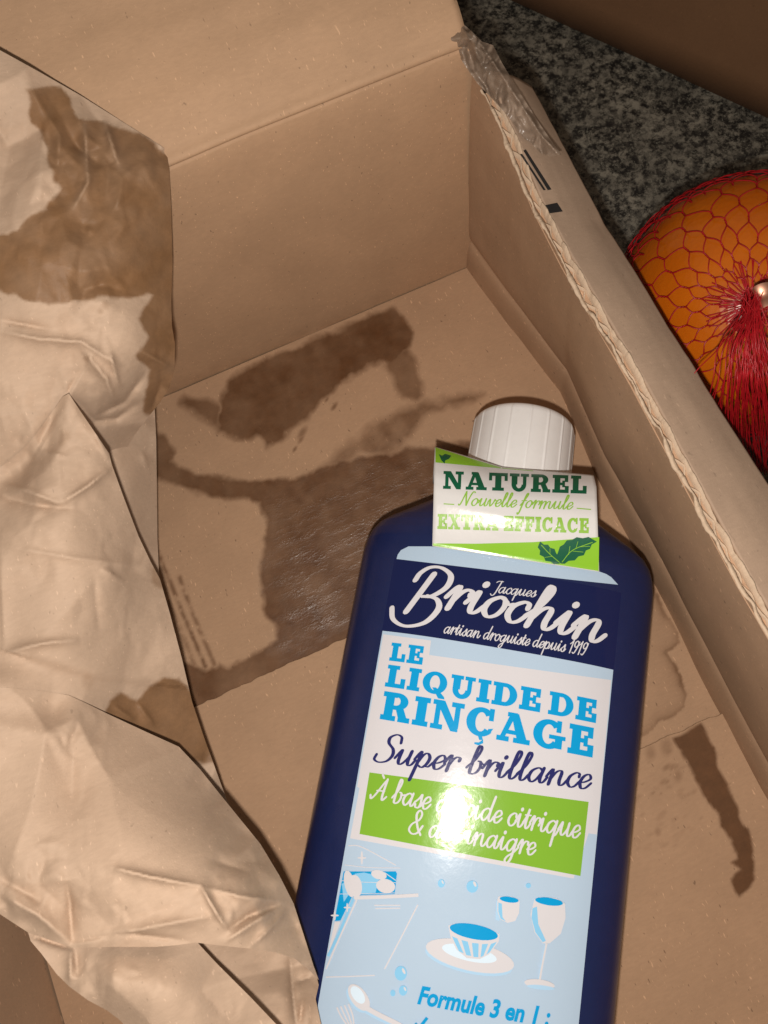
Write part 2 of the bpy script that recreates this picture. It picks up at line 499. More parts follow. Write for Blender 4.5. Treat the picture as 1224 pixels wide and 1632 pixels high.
# back wall with its flap folded outwards
ZC = .105
def xw(t): return .0025 * np.sin(np.clip(-t, 0, .3) / .26 * math.pi)          # bulge of the right wall at the bottom
ss = np.linspace(XL - .004, .003, 150)
def fn_bw(s, t):
    y = .0015 + t * .026 + .0014 * fbm(s * 14, t * 14, 21)
    y = y + .0012 * np.exp(-np.abs(t - ZC) / .004)
    x = s - np.where(s > -.012, (s + .012) / .012 * t * .03, 0)
    return np.stack([x, y, t], 1)
v, f = grid(fn_bw, ss, np.r_[-.004, np.linspace(0, ZC, 90)])
x, y = proj(v); w = .25 * np.clip(1 - (v[:, 2]) / .010, 0, 1) * np.clip((640 - x) / 60, 0, 1) * (.6 + fbm(x / 20, y / 20, 3)) 
mk('back_wall', v, f, M_wallx, box, attrs={'wet': np.clip(w, 0, 1), 'pool': 0 * w}, thick=.003)
FD = np.linspace(0, .13, 700); FA = rad(28) + rad(60) * np.exp(-FD / .0035)
FY = np.r_[0, np.cumsum(np.cos(FA))[:-1] * (FD[1] - FD[0])]; FZ = np.r_[0, np.cumsum(np.sin(FA))[:-1] * (FD[1] - FD[0])]
def fn_fl(s, t):
    d = t * .13
    y = .0015 + ZC * .026 + .0014 * fbm(s * 14, ZC * 14 + 0 * s, 21) + .0012 * np.exp(-d / .003) + np.interp(d, FD, FY)
    z = ZC + .0001 + np.interp(d, FD, FZ) + .0020 * fbm(s * 10, t * 6, 31) * np.clip(d / .01, 0, 1) - .002 * np.clip(d / .006, 0, 1)
    return np.stack([s + .006 * t, y, z], 1)
v, f = grid(fn_fl, np.linspace(XL - .004, -.0034, 120), np.linspace(0, 1, 90) ** 1.3)
mk('back_flap', v, f, M_flap, box, thick=.003)

# right wall: bulging inner liner, torn top edge with exposed flutes, outer strip folded outwards
def rim_x(t): return np.interp(t, [-.345, -.2, -.16, -.1, -.06, -.02, .0], [-.009, -.0075, -.0072, -.0042, -.0044, -.0025, -.003])
def rim_z(t): return np.interp(t, [-.345, -.1, -.04, 0], [.086, .0865, .089, .100])
def jag(t, k): return .0009 * fbm(t * 230, t * 0 + k, 40 + k, 4) + .0008 * fbm(t * 120, t * 0 + k, 60 + k, 2)
def fn_rw(s, t):
    # s: y along the wall, t 0..1 height
    z = t * (rim_z(s) + 1.2 * jag(s, 1))
    xb = np.interp(s, [-.345, -.24, -.147, -.1, -.065, -.03, 0], [.0, .0, .0033, .0046, .0085, .004, .0005])
    zc = .0165
    k = np.clip(z / zc, 0, 1)
    x = xb + (rim_x(s) - xb) * np.clip((z - zc) / (.0865 - zc), 0, 1) ** .85
    x = x + .0016 * np.exp(-np.abs(z - zc) / .0022) * 1.0 + .0009 * fbm(s * 25, z * 25, 51)
    return np.stack([x, s, z], 1)
v, f = grid(fn_rw, np.linspace(YN, .0025, 330), np.r_[-.03, np.linspace(0, 1, 110)])
right_wall = mk('side_wall', v, f, M_wally, box, label='right wall of the box with a torn corrugated top edge', attrs={'wet': np.clip(.5 * (fbm(v[:, 1] * 60, v[:, 2] * 60, 3) + .2) * np.clip(1 - v[:, 2] / .008, 0, 1), 0, 1), 'pool': v[:, 0] * 0})
yy = np.linspace(YN, -.004, 1400)
TH = .0029
def rib(off0, off1, zoff0, seed, depth):
    """a thin upright torn sheet along the rim between two x offsets, with a ragged top"""
    j0 = jag(yy, seed); zt = rim_z(yy) + zoff0 + 1.5 * j0
    o0 = off0 + (.9 * jag(yy, seed + 9) if seed == 1 else 0); o1 = off1 + .1 * jag(yy, seed + 15)
    x0 = rim_x(yy) + o0; x1 = rim_x(yy) + o1
    n = len(yy); V = np.concatenate([np.stack([x0, yy, zt - depth], 1), np.stack([x0 + .00005, yy, zt], 1), np.stack([x1, yy, zt - .00015 + .3 * jag(yy, seed + 4)], 1), np.stack([x1, yy, zt - depth], 1)])
    Fc = [(k * n + i, k * n + i + 1, (k + 1) * n + i + 1, (k + 1) * n + i) for k in range(3) for i in range(n - 1)]
    return V, Fc
for (a, b, z, sd) in ((-.0006, .0003, .0003, 1), (TH - .0004, TH + .0002, .0003, 2)):
    V, Fc = rib(a, b, z, sd, .0006 if sd == 1 else .004)
    mk('torn_liner', V, Fc, M_torn, right_wall)
ph = yy / .0072 * 2 * math.pi + 2.0 * fbm(yy * 40, yy * 0, 77)
tri = np.arcsin(np.sin(ph) * .97) / 1.5 * np.clip(.75 + 1.3 * fbm(yy * 70, yy * 0, 33), .15, 1)
xm = rim_x(yy) + TH / 2 + tri * (TH / 2 - .0004)
zt = rim_z(yy) - .0015 + 1.2 * jag(yy, 3)
n = len(yy); nx = np.gradient(xm, yy); ln = np.sqrt(1 + nx * nx); ox = .0002 / ln; oy = -.0002 * nx / ln
V = np.concatenate([np.stack([xm - ox + .0006, yy - oy, zt - .004], 1), np.stack([xm - ox, yy - oy, zt], 1), np.stack([xm + ox, yy + oy, zt], 1), np.stack([xm + ox + .0006, yy + oy, zt - .004], 1)])
vv_ = np.concatenate([np.stack([rim_x(yy) + .0003, yy, rim_z(yy) - .0032], 1), np.stack([rim_x(yy) + TH - .0003, yy, rim_z(yy) - .0029], 1)])
mk('gap_filler', vv_, [(i, i + 1, n + i + 1, n + i) for i in range(n - 1)], M_wally, right_wall)  # added sheet under the flutes, keeps the gaps brown instead of black
mk('flute', V, [(k * n + i, k * n + i + 1, (k + 1) * n + i + 1, (k + 1) * n + i) for k in range(3) for i in range(n - 1)], M_torn, right_wall)
def fn_st(s, t):
    x0 = rim_x(s) + TH + .0003; z0 = rim_z(s) + .0002
    xe = .0168 + .0003 * fbm(s * 120, s * 0, 14) + .0008 * fbm(s * 20, s * 0, 15); ze = np.interp(s, [-.345, -.05, 0], [.079, .0795, .087])
    a = np.clip(t / .6, 0, 1); b = np.clip((t - .6) / .4, 0, 1)
    x = x0 + (xe - x0) * a + .003 * b
    z = z0 + (ze - z0) * a + .0022 * np.sin(a * math.pi) * .6 - .045 * b - .0008 * np.exp(-((a - .5) / .06) ** 2) * 0 + .0007 * fbm(s * 30, t * 3, 17)
    return np.stack([x, s, z], 1)
v, f = grid(fn_st, np.linspace(YN, -.0005, 260), np.r_[np.linspace(0, .6, 36), .605, .615, .63, np.linspace(.66, 1, 14)])
strip = mk('side_flap', v, f, M_strip, box, label='outer flap of the right wall folded down outwards', thick=-.0012)
M_black = plain('black_print', (.012, .011, .011), .6)
def strip_pt(px, py, off=.00025):
    px = np.asarray(px, float); py = np.asarray(py, float)
    z = np.full(px.shape, .087)
    for _ in range(8):
        p = W(px, py, z)
        s = p[:, 1]; x0 = rim_x(s) + TH + .0003; xe = .0168
        a = np.clip((p[:, 0] - x0) / (xe - x0), 0, 1)
        tgt = fn_st(s, a * .6)[:, 2] + off
        z = tgt
    return W(px, py, z)
def marks(name, poly, parent):
    v, f = tri_patch(poly, 4, 0)
    mk(name, strip_pt(v[:, 0], v[:, 1]), f, M_black, parent)
marks('printed_mark', [(834, 240), (838, 238), (879, 302), (873, 303)], strip)
marks('printed_mark', [(829, 246), (832, 245), (870, 303), (866, 303)], strip)
marks('printed_mark', [(869, 327), (888, 323), (897, 337), (876, 340)], strip)

# outer skin, left and near wall
def fn_lw(s, t):
    return np.stack([XL - .0005 - t * .05 + .002 * fbm(s * 12, t * 12, 9) * np.clip(t / .01, 0, 1), s, t], 1)
v, f = grid(fn_lw, np.linspace(YN, .0012, 90), np.linspace(-.004, .088, 40))
mk('side_wall', v, f, M_wally, box, thick=.003, label='left wall of the box half hidden by crumpled paper')
def fn_lf(s, t): return np.stack([XL - .0048 - t * .09, s, .089 - t * .012 + .001 * fbm(s * 12, t, 4)], 1)
v, f = grid(fn_lf, np.linspace(YN, .0012, 40), np.linspace(0, 1, 14)); mk('side_flap', v, f, M_flap, box, thick=.003)
def fn_nw(s, t): return np.stack([s, YN - .0005 - t * .03, t], 1)
v, f = grid(fn_nw, np.linspace(XL, .0, 60), np.linspace(-.004, .1, 20)); mk('front_wall', v, f, M_wallx, box, thick=-.003)

# crumpled clear tape over the corner
def tape_mat():
    m, nt, b = new_mat('clear_tape'); N = NB(nt)
    co = N.n('ShaderNodeTexCoord').outputs['Object']
    k = N.noise(co, 150, 4)
    N.l(N.ramp(k, .3, .7, (.18, .128, .092, 1), (.36, .27, .205, 1)), b.inputs['Base Color'])
    b.inputs['Roughness'].default_value = .32
    N.l(N.ramp(N.noise(co, 110, 2), .35, .7, (.6, .6, .6, 1), (.95, .95, .95, 1)), b.inputs['Alpha'])
    bp = N.n('ShaderNodeBump'); bp.inputs['Distance'].default_value = .0006; N.l(N.noise(co, 95, 2), bp.inputs['Height']); N.l(bp.outputs[0], b.inputs['Normal'])
    return m
M_tape = tape_mat()
tape = [(706, 33), (722, 42), (737, 37), (752, 50), (768, 66), (786, 72), (800, 100), (830, 150), (862, 200), (884, 232), (895, 246), (876, 250), (862, 245), (846, 228), (836, 222), (812, 188), (785, 158), (760, 132), (738, 100), (722, 72)]
v, f = tri_patch(tape, 4, 1)
d = side_dist(v[:, 0], v[:, 1], [(706, 33), (760, 132), (836, 222), (880, 252)])
da = seg_dist(v[:, 0], v[:, 1], [(752, 50), (800, 120), (862, 215), (890, 246)])
y0 = W(v[:, 0], v[:, 1], .098)[:, 1]
h = .1035 - .010 * np.clip((v[:, 1] - 60) / 180, 0, 1) + .0050 * np.exp(-da / 12) + .0060 * tri_noise(v[:, 0] / 22, v[:, 1] / 30, 71) + .0022 * tri_noise(v[:, 0] / 9 + 3, v[:, 1] / 13, 75)
h = h + .006 * np.clip((100 - v[:, 1]) / 60, 0, 1)
mk('packing_tape', W(v[:, 0], v[:, 1], h), f, M_tape, box, label='crumpled strip of clear tape on the box corner')

# ------------------------------------------------------------------ lettering engine
def band(cx, cy, rx, ry, wx, wy, a0, a1, n=18):
    o = []
    A = [rad(a0 + (a1 - a0) * i / n) for i in range(n + 1)]
    for a, b in zip(A[:-1], A[1:]):
        o.append([(cx + rx * math.cos(a), cy + ry * math.sin(a)), (cx + rx * math.cos(b), cy + ry * math.sin(b)),
                  (cx + (rx - wx) * math.cos(b), cy + (ry - wy) * math.sin(b)), (cx + (rx - wx) * math.cos(a), cy + (ry - wy) * math.sin(a))])
    return o
def rc(x0, y0, x1, y1): return [(x0, y0), (x1, y0), (x1, y1), (x0, y1)]
SLAB = {
 'L': (.86, [rc(.1, .1, .4, .9), rc(0, .82, .52, 1), rc(0, 0, .82, .19), rc(.62, .15, .82, .44)]),
 'E': (.88, [rc(.1, .1, .4, .9), rc(0, .82, .8, 1), rc(0, 0, .84, .19), rc(.64, .15, .84, .4), rc(.62, .62, .8, .9), rc(.35, .43, .6, .58), rc(.5, .32, .64, .69)]),
 'F': (.84, [rc(.1, .1, .4, .9), rc(0, .82, .8, 1), rc(0, 0, .54, .18), rc(.62, .6, .8, .9), rc(.35, .4, .6, .55), rc(.5, .29, .64, .66)]),
 'I': (.56, [rc(.1, .1, .42, .9), rc(0, .82, .52, 1), rc(0, 0, .52, .18)]),
 'N': (1.1, [rc(.1, .1, .27, .9), rc(.75, .1, .92, 1), [(.1, .95), (.38, 1), (.92, .05), (.9, 0), (.68, 0)], rc(0, .83, .36, 1), rc(0, 0, .4, .17), rc(.62, .83, 1.04, 1)]),
 'A': (1.1, [[(.09, .1), (.25, .1), (.5, .8), (.46, .98), (.38, .98)], [(.38, .98), (.64, .98), (.99, .1), (.66, .1)], rc(.22, .26, .72, .4), rc(0, 0, .4, .17), rc(.54, 0, 1.08, .17), rc(.28, .85, .6, 1)]),
 'T': (1.02, [rc(.34, .1, .66, .9), rc(.02, .82, .98, 1), rc(.02, .56, .18, .9), rc(.82, .56, .98, .9), rc(.2, 0, .8, .18)]),
 'U': (1.04, [rc(.1, .38, .4, .9), rc(.68, .38, .86, .9), rc(0, .83, .5, 1), rc(.56, .83, .98, 1)] + band(.48, .39, .38, .41, .24, .2, 180, 360)),
 'R': (1.04, [rc(.1, .1, .4, .9), rc(0, .82, .5, 1), rc(0, 0, .52, .18), rc(.35, .4, .56, .55)] + band(.5, .7, .38, .3, .27, .16, -90, 90) + [[(.48, .45), (.74, .5), (.9, .15), (.62, .1)], rc(.6, 0, 1.0, .18)]),
 'X': (1.06, [[(.1, .95), (.42, .95), (.94, .05), (.62, .05)], [(.72, .95), (.9, .95), (.3, .05), (.12, .05)], rc(0, .84, .48, 1), rc(.6, .84, 1.0, 1), rc(0, 0, .42, .16), rc(.54, 0, 1.04, .16)]),
 'C': (.98, band(.48, .5, .48, .5, .3, .17, 38, 322, 26) + [rc(.72, .58, .88, 1.0), [(.74, .3), (.9, .34), (.8, .12), (.7, .14)]]),
 'Q': (1.08, band(.5, .5, .5, .5, .3, .17, 0, 360, 32) + [[(.42, .28), (.58, .3), (.95, -.06), (.98, -.16), (.72, -.16)]]),
 'D': (1.04, [rc(.1, .1, .4, .9), rc(0, .82, .52, 1), rc(0, 0, .52, .18)] + band(.48, .5, .5, .5, .3, .17, -90, 90)),
 'G': (1.1, band(.5, .5, .5, .5, .3, .17, 40, 322, 26) + [rc(.74, .6, .9, 1.0), rc(.72, .06, .96, .46), rc(.52, .36, 1.06, .5)]),
 '-': (.36, [rc(.04, .38, .3, .56)]),
}
SLAB['Ç'] = (.98, SLAB['C'][1] + [[(.42, .05), (.56, .05), (.62, -.1), (.5, -.12)], [(.62, -.08), (.64, -.2), (.5, -.3), (.36, -.28), (.36, -.22), (.5, -.2)]])
bowl = [(.68, .85), (.45, 1.0), (.15, .75), (.08, .3), (.28, 0), (.5, .2), (.68, .7)]
SCR = {
 'i': (.58, [[(-.04, .42), (.14, .92), (.2, .98), (.2, .3), (.3, .02), (.46, .1), (.6, .42)]], [(.27, 1.42, .17)]),
 'u': (1.08, [[(-.04, .42), (.14, .92), (.2, .98), (.2, .3), (.32, .02), (.5, .15), (.7, .6), (.74, 1)], [(.74, 1), (.72, .3), (.82, .02), (.98, .1), (1.1, .42)]], []),
 'n': (1.08, [[(-.04, .5), (.12, .95), (.2, .95), (.2, 0)], [(.2, .3), (.38, .82), (.58, 1), (.7, .85), (.7, .3), (.8, .02), (.96, .1), (1.1, .42)]], []),
 'm': (1.58, [[(-.04, .5), (.12, .95), (.2, .95), (.2, 0)], [(.2, .3), (.38, .82), (.58, 1), (.68, .85), (.68, 0)], [(.68, .3), (.86, .82), (1.06, 1), (1.18, .85), (1.18, .3), (1.28, .02), (1.46, .1), (1.6, .42)]], []),
 'r': (.72, [[(-.04, .5), (.12, 1.0), (.22, 1.0), (.22, 0)], [(.22, .3), (.36, .8), (.52, 1), (.68, .95), (.7, .78)]], []),
 'o': (.82, [[(.6, .9), (.4, 1.0), (.12, .72), (.08, .3), (.3, 0), (.55, .15), (.66, .55), (.58, .88), (.4, 1.0)], [(.62, .85), (.76, .74), (.9, .8)]], []),
 'a': (1.02, [bowl, [(.72, 1), (.68, .3), (.78, .02), (.92, .1), (1.04, .42)]], []),
 'c': (.66, [[(.6, .75), (.56, .96), (.38, 1), (.12, .72), (.08, .3), (.28, .0), (.5, .08), (.68, .42)]], []),
 'e': (.66, [[(-.02, .38), (.3, .45), (.58, .72), (.44, 1), (.2, .85), (.08, .42), (.22, .02), (.45, .06), (.68, .42)]], []),
 'l': (.56, [[(-.02, .4), (.28, 1.0), (.42, 1.7), (.33, 1.98), (.22, 1.75), (.18, .4), (.28, .02), (.44, .1), (.58, .42)]], []),
 'h': (1.08, [[(-.02, .4), (.28, 1.0), (.42, 1.7), (.33, 1.98), (.22, 1.75), (.2, 0)], [(.2, .3), (.38, .82), (.58, 1), (.7, .85), (.7, .3), (.8, .02), (.96, .1), (1.1, .42)]], []),
 'b': (.86, [[(-.02, .4), (.28, 1.0), (.42, 1.7), (.33, 1.98), (.22, 1.75), (.2, .3), (.32, .0), (.56, .12), (.68, .5), (.6, .88), (.46, .92)], [(.62, .85), (.78, .74), (.94, .8)]], []),
 'd': (1.02, [bowl, [(.8, 2.0), (.7, 1), (.68, .3), (.78, .02), (.92, .1), (1.04, .42)]], []),
 'f': (.56, [[(-.02, .3), (.28, 1.0), (.5, 1.75), (.45, 2.0), (.32, 1.8), (.22, .8), (.12, -.6), (.0, -.95), (-.1, -.75)], [(-.02, .94), (.55, .98)]], []),
 'g': (.98, [bowl, [(.72, 1), (.68, .2), (.6, -.6), (.4, -.95), (.18, -.8), (.3, -.45), (.7, -.05), (1.0, .42)]], []),
 'q': (1.0, [bowl, [(.74, 1), (.66, -.95)], [(.68, -.2), (.85, -.05), (1.02, .42)]], []),
 'p': (.98, [[(-.04, .5), (.12, .98), (.2, .9), (.12, -.95)], [(.18, .25), (.35, .85), (.55, 1), (.74, .7), (.68, .25), (.48, 0), (.24, .12)], [(.62, .12), (.82, .1), (1.0, .42)]], []),
 's': (.62, [[(-.02, .35), (.28, .75), (.42, 1.08), (.46, .75), (.5, .3), (.38, .0), (.15, .02), (.1, .22)], [(.42, .05), (.54, .14), (.66, .42)]], []),
 't': (.56, [[(-.02, .4), (.18, 1.0), (.26, 1.55), (.2, .4), (.3, .02), (.44, .1), (.58, .42)], [(.02, 1.04), (.48, 1.08)]], []),
 'v': (.84, [[(-.04, .55), (.12, .98), (.22, .5), (.34, .02), (.58, .45), (.68, .95)], [(.68, .95), (.76, .8), (.9, .82)]], []),
 'N': (1.35, [[(-.05, .12), (.08, 0), (.2, .4), (.35, 1.5), (.4, 1.9)], [(.4, 1.9), (.6, 1.0), (.85, .03)], [(.85, .03), (.95, 1), (1.1, 1.7), (1.25, 1.95), (1.42, 1.82)]], []),
 'S': (1.18, [[(1.15, 1.5), (1.05, 1.92), (.75, 2.05), (.45, 1.8), (.5, 1.4), (.85, 1.0), (.95, .55), (.75, .12), (.35, -.02), (.05, .15), (.06, .5)]], []),
 'À': (1.28, [[(-.05, .25), (.08, 0), (.35, .4), (.75, 1.35), (.95, 1.75)], [(.95, 1.75), (.93, 1), (.93, .3), (1.03, .03), (1.28, .35)], [(.35, .72), (1.0, .78)], [(.42, 2.08), (.62, 1.84)]], []),
 '&': (1.25, [[(1.12, .75), (.85, .15), (.45, 0), (.12, .3), (.25, .8), (.7, 1.2), (.82, 1.7), (.6, 2), (.4, 1.7), (.5, 1.2), (.8, .5), (1.15, .02)]], []),
 "'": (.34, [[(.16, 2.0), (.14, 1.85), (.06, 1.55)]], []),
 '1': (.56, [[(.0, 1.35), (.2, 1.6), (.36, 1.95)], [(.36, 1.95), (.3, 0)]], []),
 '9': (.78, [[(.62, 1.6), (.42, 1.92), (.14, 1.65), (.15, 1.15), (.38, .95), (.6, 1.25), (.68, 1.7)], [(.68, 1.8), (.6, .9), (.35, .05), (.08, .12)]], []),
 'J': (.85, [[(.15, 1.72), (.4, 1.95), (.98, 1.95)], [(.78, 1.95), (.68, 1.0), (.52, -.2), (.25, -.55), (-.02, -.3)]], []),
 'B': (2.28, [[(1.08, 1.42), (.98, .5), (.86, -.52)], [(.41, 1.0), (.45, 1.38), (.75, 1.72), (1.28, 1.78), (1.86, 1.5), (1.98, .95), (1.6, .42), (1.15, .3)],
              [(1.35, .38), (1.9, .28), (2.2, -.15), (1.97, -.85), (1.23, -1.18), (.5, -.98), (.1, -.45)]], []),
 ' ': (.5, [], []), '—': (1.1, [[(.1, .4), (1.0, .4)]], []),
}
def catmull(p, n=7):
    p = np.array(p, float)
    if len(p) == 2: return np.array([p[0] * (1 - t) + p[1] * t for t in np.linspace(0, 1, 4)])
    q = np.vstack([2 * p[0] - p[1], p, 2 * p[-1] - p[-2]]); o = []
    for i in range(1, len(q) - 2):
        for t in np.arange(n) / n:
            a, b, c, d = q[i - 1], q[i], q[i + 1], q[i + 2]
            o.append(.5 * (2 * b + (c - a) * t + (2 * a - 5 * b + 4 * c - d) * t * t + (3 * b - a - 3 * c + d) * t ** 3))
    o.append(p[-1]); return np.array(o)
def disc(cx, cy, r, n=10, ry=None):
    ry = ry or r
    return [(cx + r * math.cos(2 * math.pi * i / n), cy + ry * math.sin(2 * math.pi * i / n)) for i in range(n)]
def ribbon(path, wf, caps=True):
    p = np.asarray(path, float)
    d = np.gradient(p, axis=0); d /= np.linalg.norm(d, axis=1)[:, None] + 1e-9
    w = np.array([wf(a) for a in d]) if callable(wf) else np.full(len(p), wf)
    nr = np.stack([-d[:, 1], d[:, 0]], 1)
    a = p + nr * w[:, None] / 2; b = p - nr * w[:, None] / 2
    o = [[tuple(a[i]), tuple(b[i]), tuple(b[i + 1]), tuple(a[i + 1])] for i in range(len(p) - 1)]
    if caps:
        o.append(disc(*p[0], w[0] / 2, 8)); o.append(disc(*p[-1], w[-1] / 2, 8))
    return o
def script_glyphs(text, thick=.30, thin=.13, slant=.33, gap=0.0, wx=1.35):
    x = 0; out = []
    wf = lambda d: thin + (thick - thin) * abs(d[1]) ** 1.5 * (1.0 if d[1] < 0 else .75)
    for ch in text:
        adv, strokes, dots = SCR[ch]
        k = 1.0 if ch == 'B' else wx
        adv = adv * k; strokes = [[(a * k, b) for a, b in q] for q in strokes]; dots = [(a * k, b, r) for a, b, r in dots]
        for s in strokes:
            for q in ribbon(catmull(s), wf):
                out.append([(x + a + slant * b, b) for a, b in q])
        for (dx, dy, r) in dots:
            out.append([(x + a + slant * b, b) for a, b in disc(dx, dy, r)])
        x += adv + gap
    return out, x
def slab_glyphs(text, gap=.05, space=.34):
    x = 0; out = []
    for ch in text:
        if ch == ' ': x += space; continue
        adv, polys = SLAB[ch]
        out += [[(x + a, b) for a, b in p] for p in polys]
        x += adv + gap
    return out, x - gap
def font_glyphs(text, shear=.2):
    cu = bpy.data.curves.new('t', 'FONT'); cu.body = text; cu.size = 1; cu.shear = shear; cu.offset = .036; cu.resolution_u = 4
    o = bpy.data.objects.new('t', cu); col.objects.link(o)
    dg = bpy.context.evaluated_depsgraph_get(); me = o.evaluated_get(dg).to_mesh()
    v = np.array([tuple(p.co)[:2] for p in me.vertices]); f = [tuple(p.vertices) for p in me.polygons]
    polys = [[tuple(v[i]) for i in t] for t in f]
    bpy.data.objects.remove(o); bpy.data.curves.remove(cu)
    mx = v[:, 0].max(); hh = v[:, 1].max()
    return [[(a / hh, b / hh) for a, b in p] for p in polys], mx / hh

def union(polys):
    """merge overlapping polygons into one flat triangulation without overlaps"""
    V = []; Fc = []
    for p in polys:
        area = sum(p[i][0] * p[(i + 1) % len(p)][1] - p[(i + 1) % len(p)][0] * p[i][1] for i in range(len(p)))
        if abs(area) < 1e-9: continue
        if area < 0: p = p[::-1]
        Fc.append(list(range(len(V), len(V) + len(p)))); V += [Vector(a) for a in p]
    r = delaunay_2d_cdt(V, [], Fc, 1, 1e-6)
    W_ = np.array([(p[0], p[1]) for p in r[0]]); T_ = np.array([list(t) for t in r[2] if len(t) == 3], int)
    cen = W_[T_].mean(1); ok = np.zeros(len(T_), bool)
    for fc in Fc:
        q = [(V[i][0], V[i][1]) for i in fc]
        lo_ = np.min(q, 0); hi_ = np.max(q, 0)
        m = np.where((cen[:, 0] >= lo_[0]) & (cen[:, 0] <= hi_[0]) & (cen[:, 1] >= lo_[1]) & (cen[:, 1] <= hi_[1]) & ~ok)[0]
        if len(m): ok[m] |= inside(cen[m, 0], cen[m, 1], q)
    return W_, T_[ok].tolist()

def split4(v, f, times=1):
    f = np.array([t for t in f if len(t) == 3], int)
    for _ in range(times):
        e = np.sort(np.concatenate([f[:, [0, 1]], f[:, [1, 2]], f[:, [2, 0]]]), 1)
        u, inv = np.unique(e, axis=0, return_inverse=True); inv = inv.ravel()
        nf = len(f); n0 = len(v); mid = v[u].mean(1)
        a, b, c = inv[:nf] + n0, inv[nf:2 * nf] + n0, inv[2 * nf:] + n0
        f = np.concatenate([np.stack([f[:, 0], a, c], 1), np.stack([a, f[:, 1], b], 1), np.stack([c, b, f[:, 2]], 1), np.stack([a, b, c], 1)])
        v = np.concatenate([v, mid])
    return v, f.tolist()
def pieces(v, f):
    """connected pieces of a flat triangulation"""
    par = list(range(len(v)))
    def find(i):
        while par[i] != i: par[i] = par[par[i]]; i = par[i]
        return i
    for t in f:
        for b in t[1:]: par[find(b)] = find(t[0])
    groups = {}
    for t in f: groups.setdefault(find(t[0]), []).append(t)
    for g in groups.values():
        idx = sorted({i for t in g for i in t}); m = {i: k for k, i in enumerate(idx)}
        yield v[idx], [[m[i] for i in t] for t in g]

# ------------------------------------------------------------------ bottle
TAU = rad(-3.2); ROLL = rad(2.0); AL = rad(34.4)
AX = np.array([math.sin(AL), math.cos(AL), 0]); BU = np.array([math.cos(AL), -math.sin(AL), 0])
BV = AX * math.cos(TAU) + np.array([0, 0, math.sin(TAU)]); BN = np.array([0, 0, math.cos(TAU)]) - AX * math.sin(TAU)
BU, BN = BU * math.cos(ROLL) + BN * math.sin(ROLL), BN * math.cos(ROLL) - BU * math.sin(ROLL)
BO = W(780, 1100, .0508)
UC = .0012; HB = .0225; HA = .0472; PP, QQ = 2.5, 3.0; TAPER = SKEW = 0.0
def half_a(v): return HA + np.minimum(np.asarray(v, float) - .035, 0) * TAPER
def mid_u(v): return UC + np.minimum(np.asarray(v, float) - .035, 0) * SKEW
def front_d(u, v):
    k = np.clip(1 - np.abs((u - mid_u(v)) / half_a(v)) ** PP, 1e-6, 1)
    return HB * (k ** (1 / QQ) - 1)
def BP(u, v, d):
    u = np.asarray(u, float)[..., None]; v = np.asarray(v, float)[..., None]; d = np.asarray(d, float)[..., None]
    return BO + BU * u + BV * v + BN * d
def px_uv(px, py, d):
    r = rays(px, py)
    t = ((BO - CAM) @ BN + d) / (r @ BN)
    q = CAM + r * np.asarray(t)[..., None] - BO
    return q @ BU, q @ BV
def lab_uv(px, py):
    px = np.atleast_1d(np.asarray(px, float)); py = np.atleast_1d(np.asarray(py, float))
    d = np.zeros(px.shape)
    for _ in range(6):
        u, v = px_uv(px, py, d); d = front_d(u, v)
    return u, v

# the body narrows a little towards its base: read both sides off the photograph
_l = np.array(px_uv([586, 471], [850, 1440], -HB * .9)); _r = np.array(px_uv([1043, 978], [905, 1610], -HB * .9))
_sl = (_l[0, 1] - _l[0, 0]) / (_l[1, 1] - _l[1, 0]); _sr = (_r[0, 1] - _r[0, 0]) / (_r[1, 1] - _r[1, 0])
TAPER = (_sr - _sl) / 2; SKEW = (_sr + _sl) / 2
HA = (_r[0, 0] + _sr * (.035 - _r[1, 0]) - _l[0, 0] - _sl * (.035 - _l[1, 0])) / 2
UC = (_r[0, 0] + _sr * (.035 - _r[1, 0]) + _l[0, 0] + _sl * (.035 - _l[1, 0])) / 2
bottle = empty('rinse_bottle', BP(0, -.108, -HB * 2)[...] * 1.0, 'navy blue plastic bottle of dishwasher rinse liquid lying in the box', 'bottle')
M_navy = plain('navy_plastic', (.008, .0155, .070), .30, spec=.5, var=.05, bump=.00004, bscale=1800)
M_white = plain('white_plastic', (.74, .73, .72), .38, var=.02, bump=.00002, bscale=900)
def gloss(name, c, rough=.14): return plain(name, c, rough, spec=.26, var=.012, scale=60, bump=.00003, bscale=420)
M_lnavy = gloss('label_navy', (.009, .0135, .064)); M_lblue = gloss('label_pale_blue', (.41, .53, .66)); M_lwhite = gloss('label_white', (.60, .59, .62))
M_lgreen = gloss('label_green', (.20, .41, .035)); M_lcyan = gloss('label_cyan', (.004, .30, .62)); M_lmid = gloss('label_mid_blue', (.23, .52, .76))
M_ltext = gloss('label_ink_navy', (.022, .024, .12)); M_dgreen = gloss('label_dark_green', (.008, .11, .055)); M_lsoft = gloss('label_soft_blue', (.62, .75, .86))
M_ldim = gloss('label_shade_blue', (.38, .58, .77))

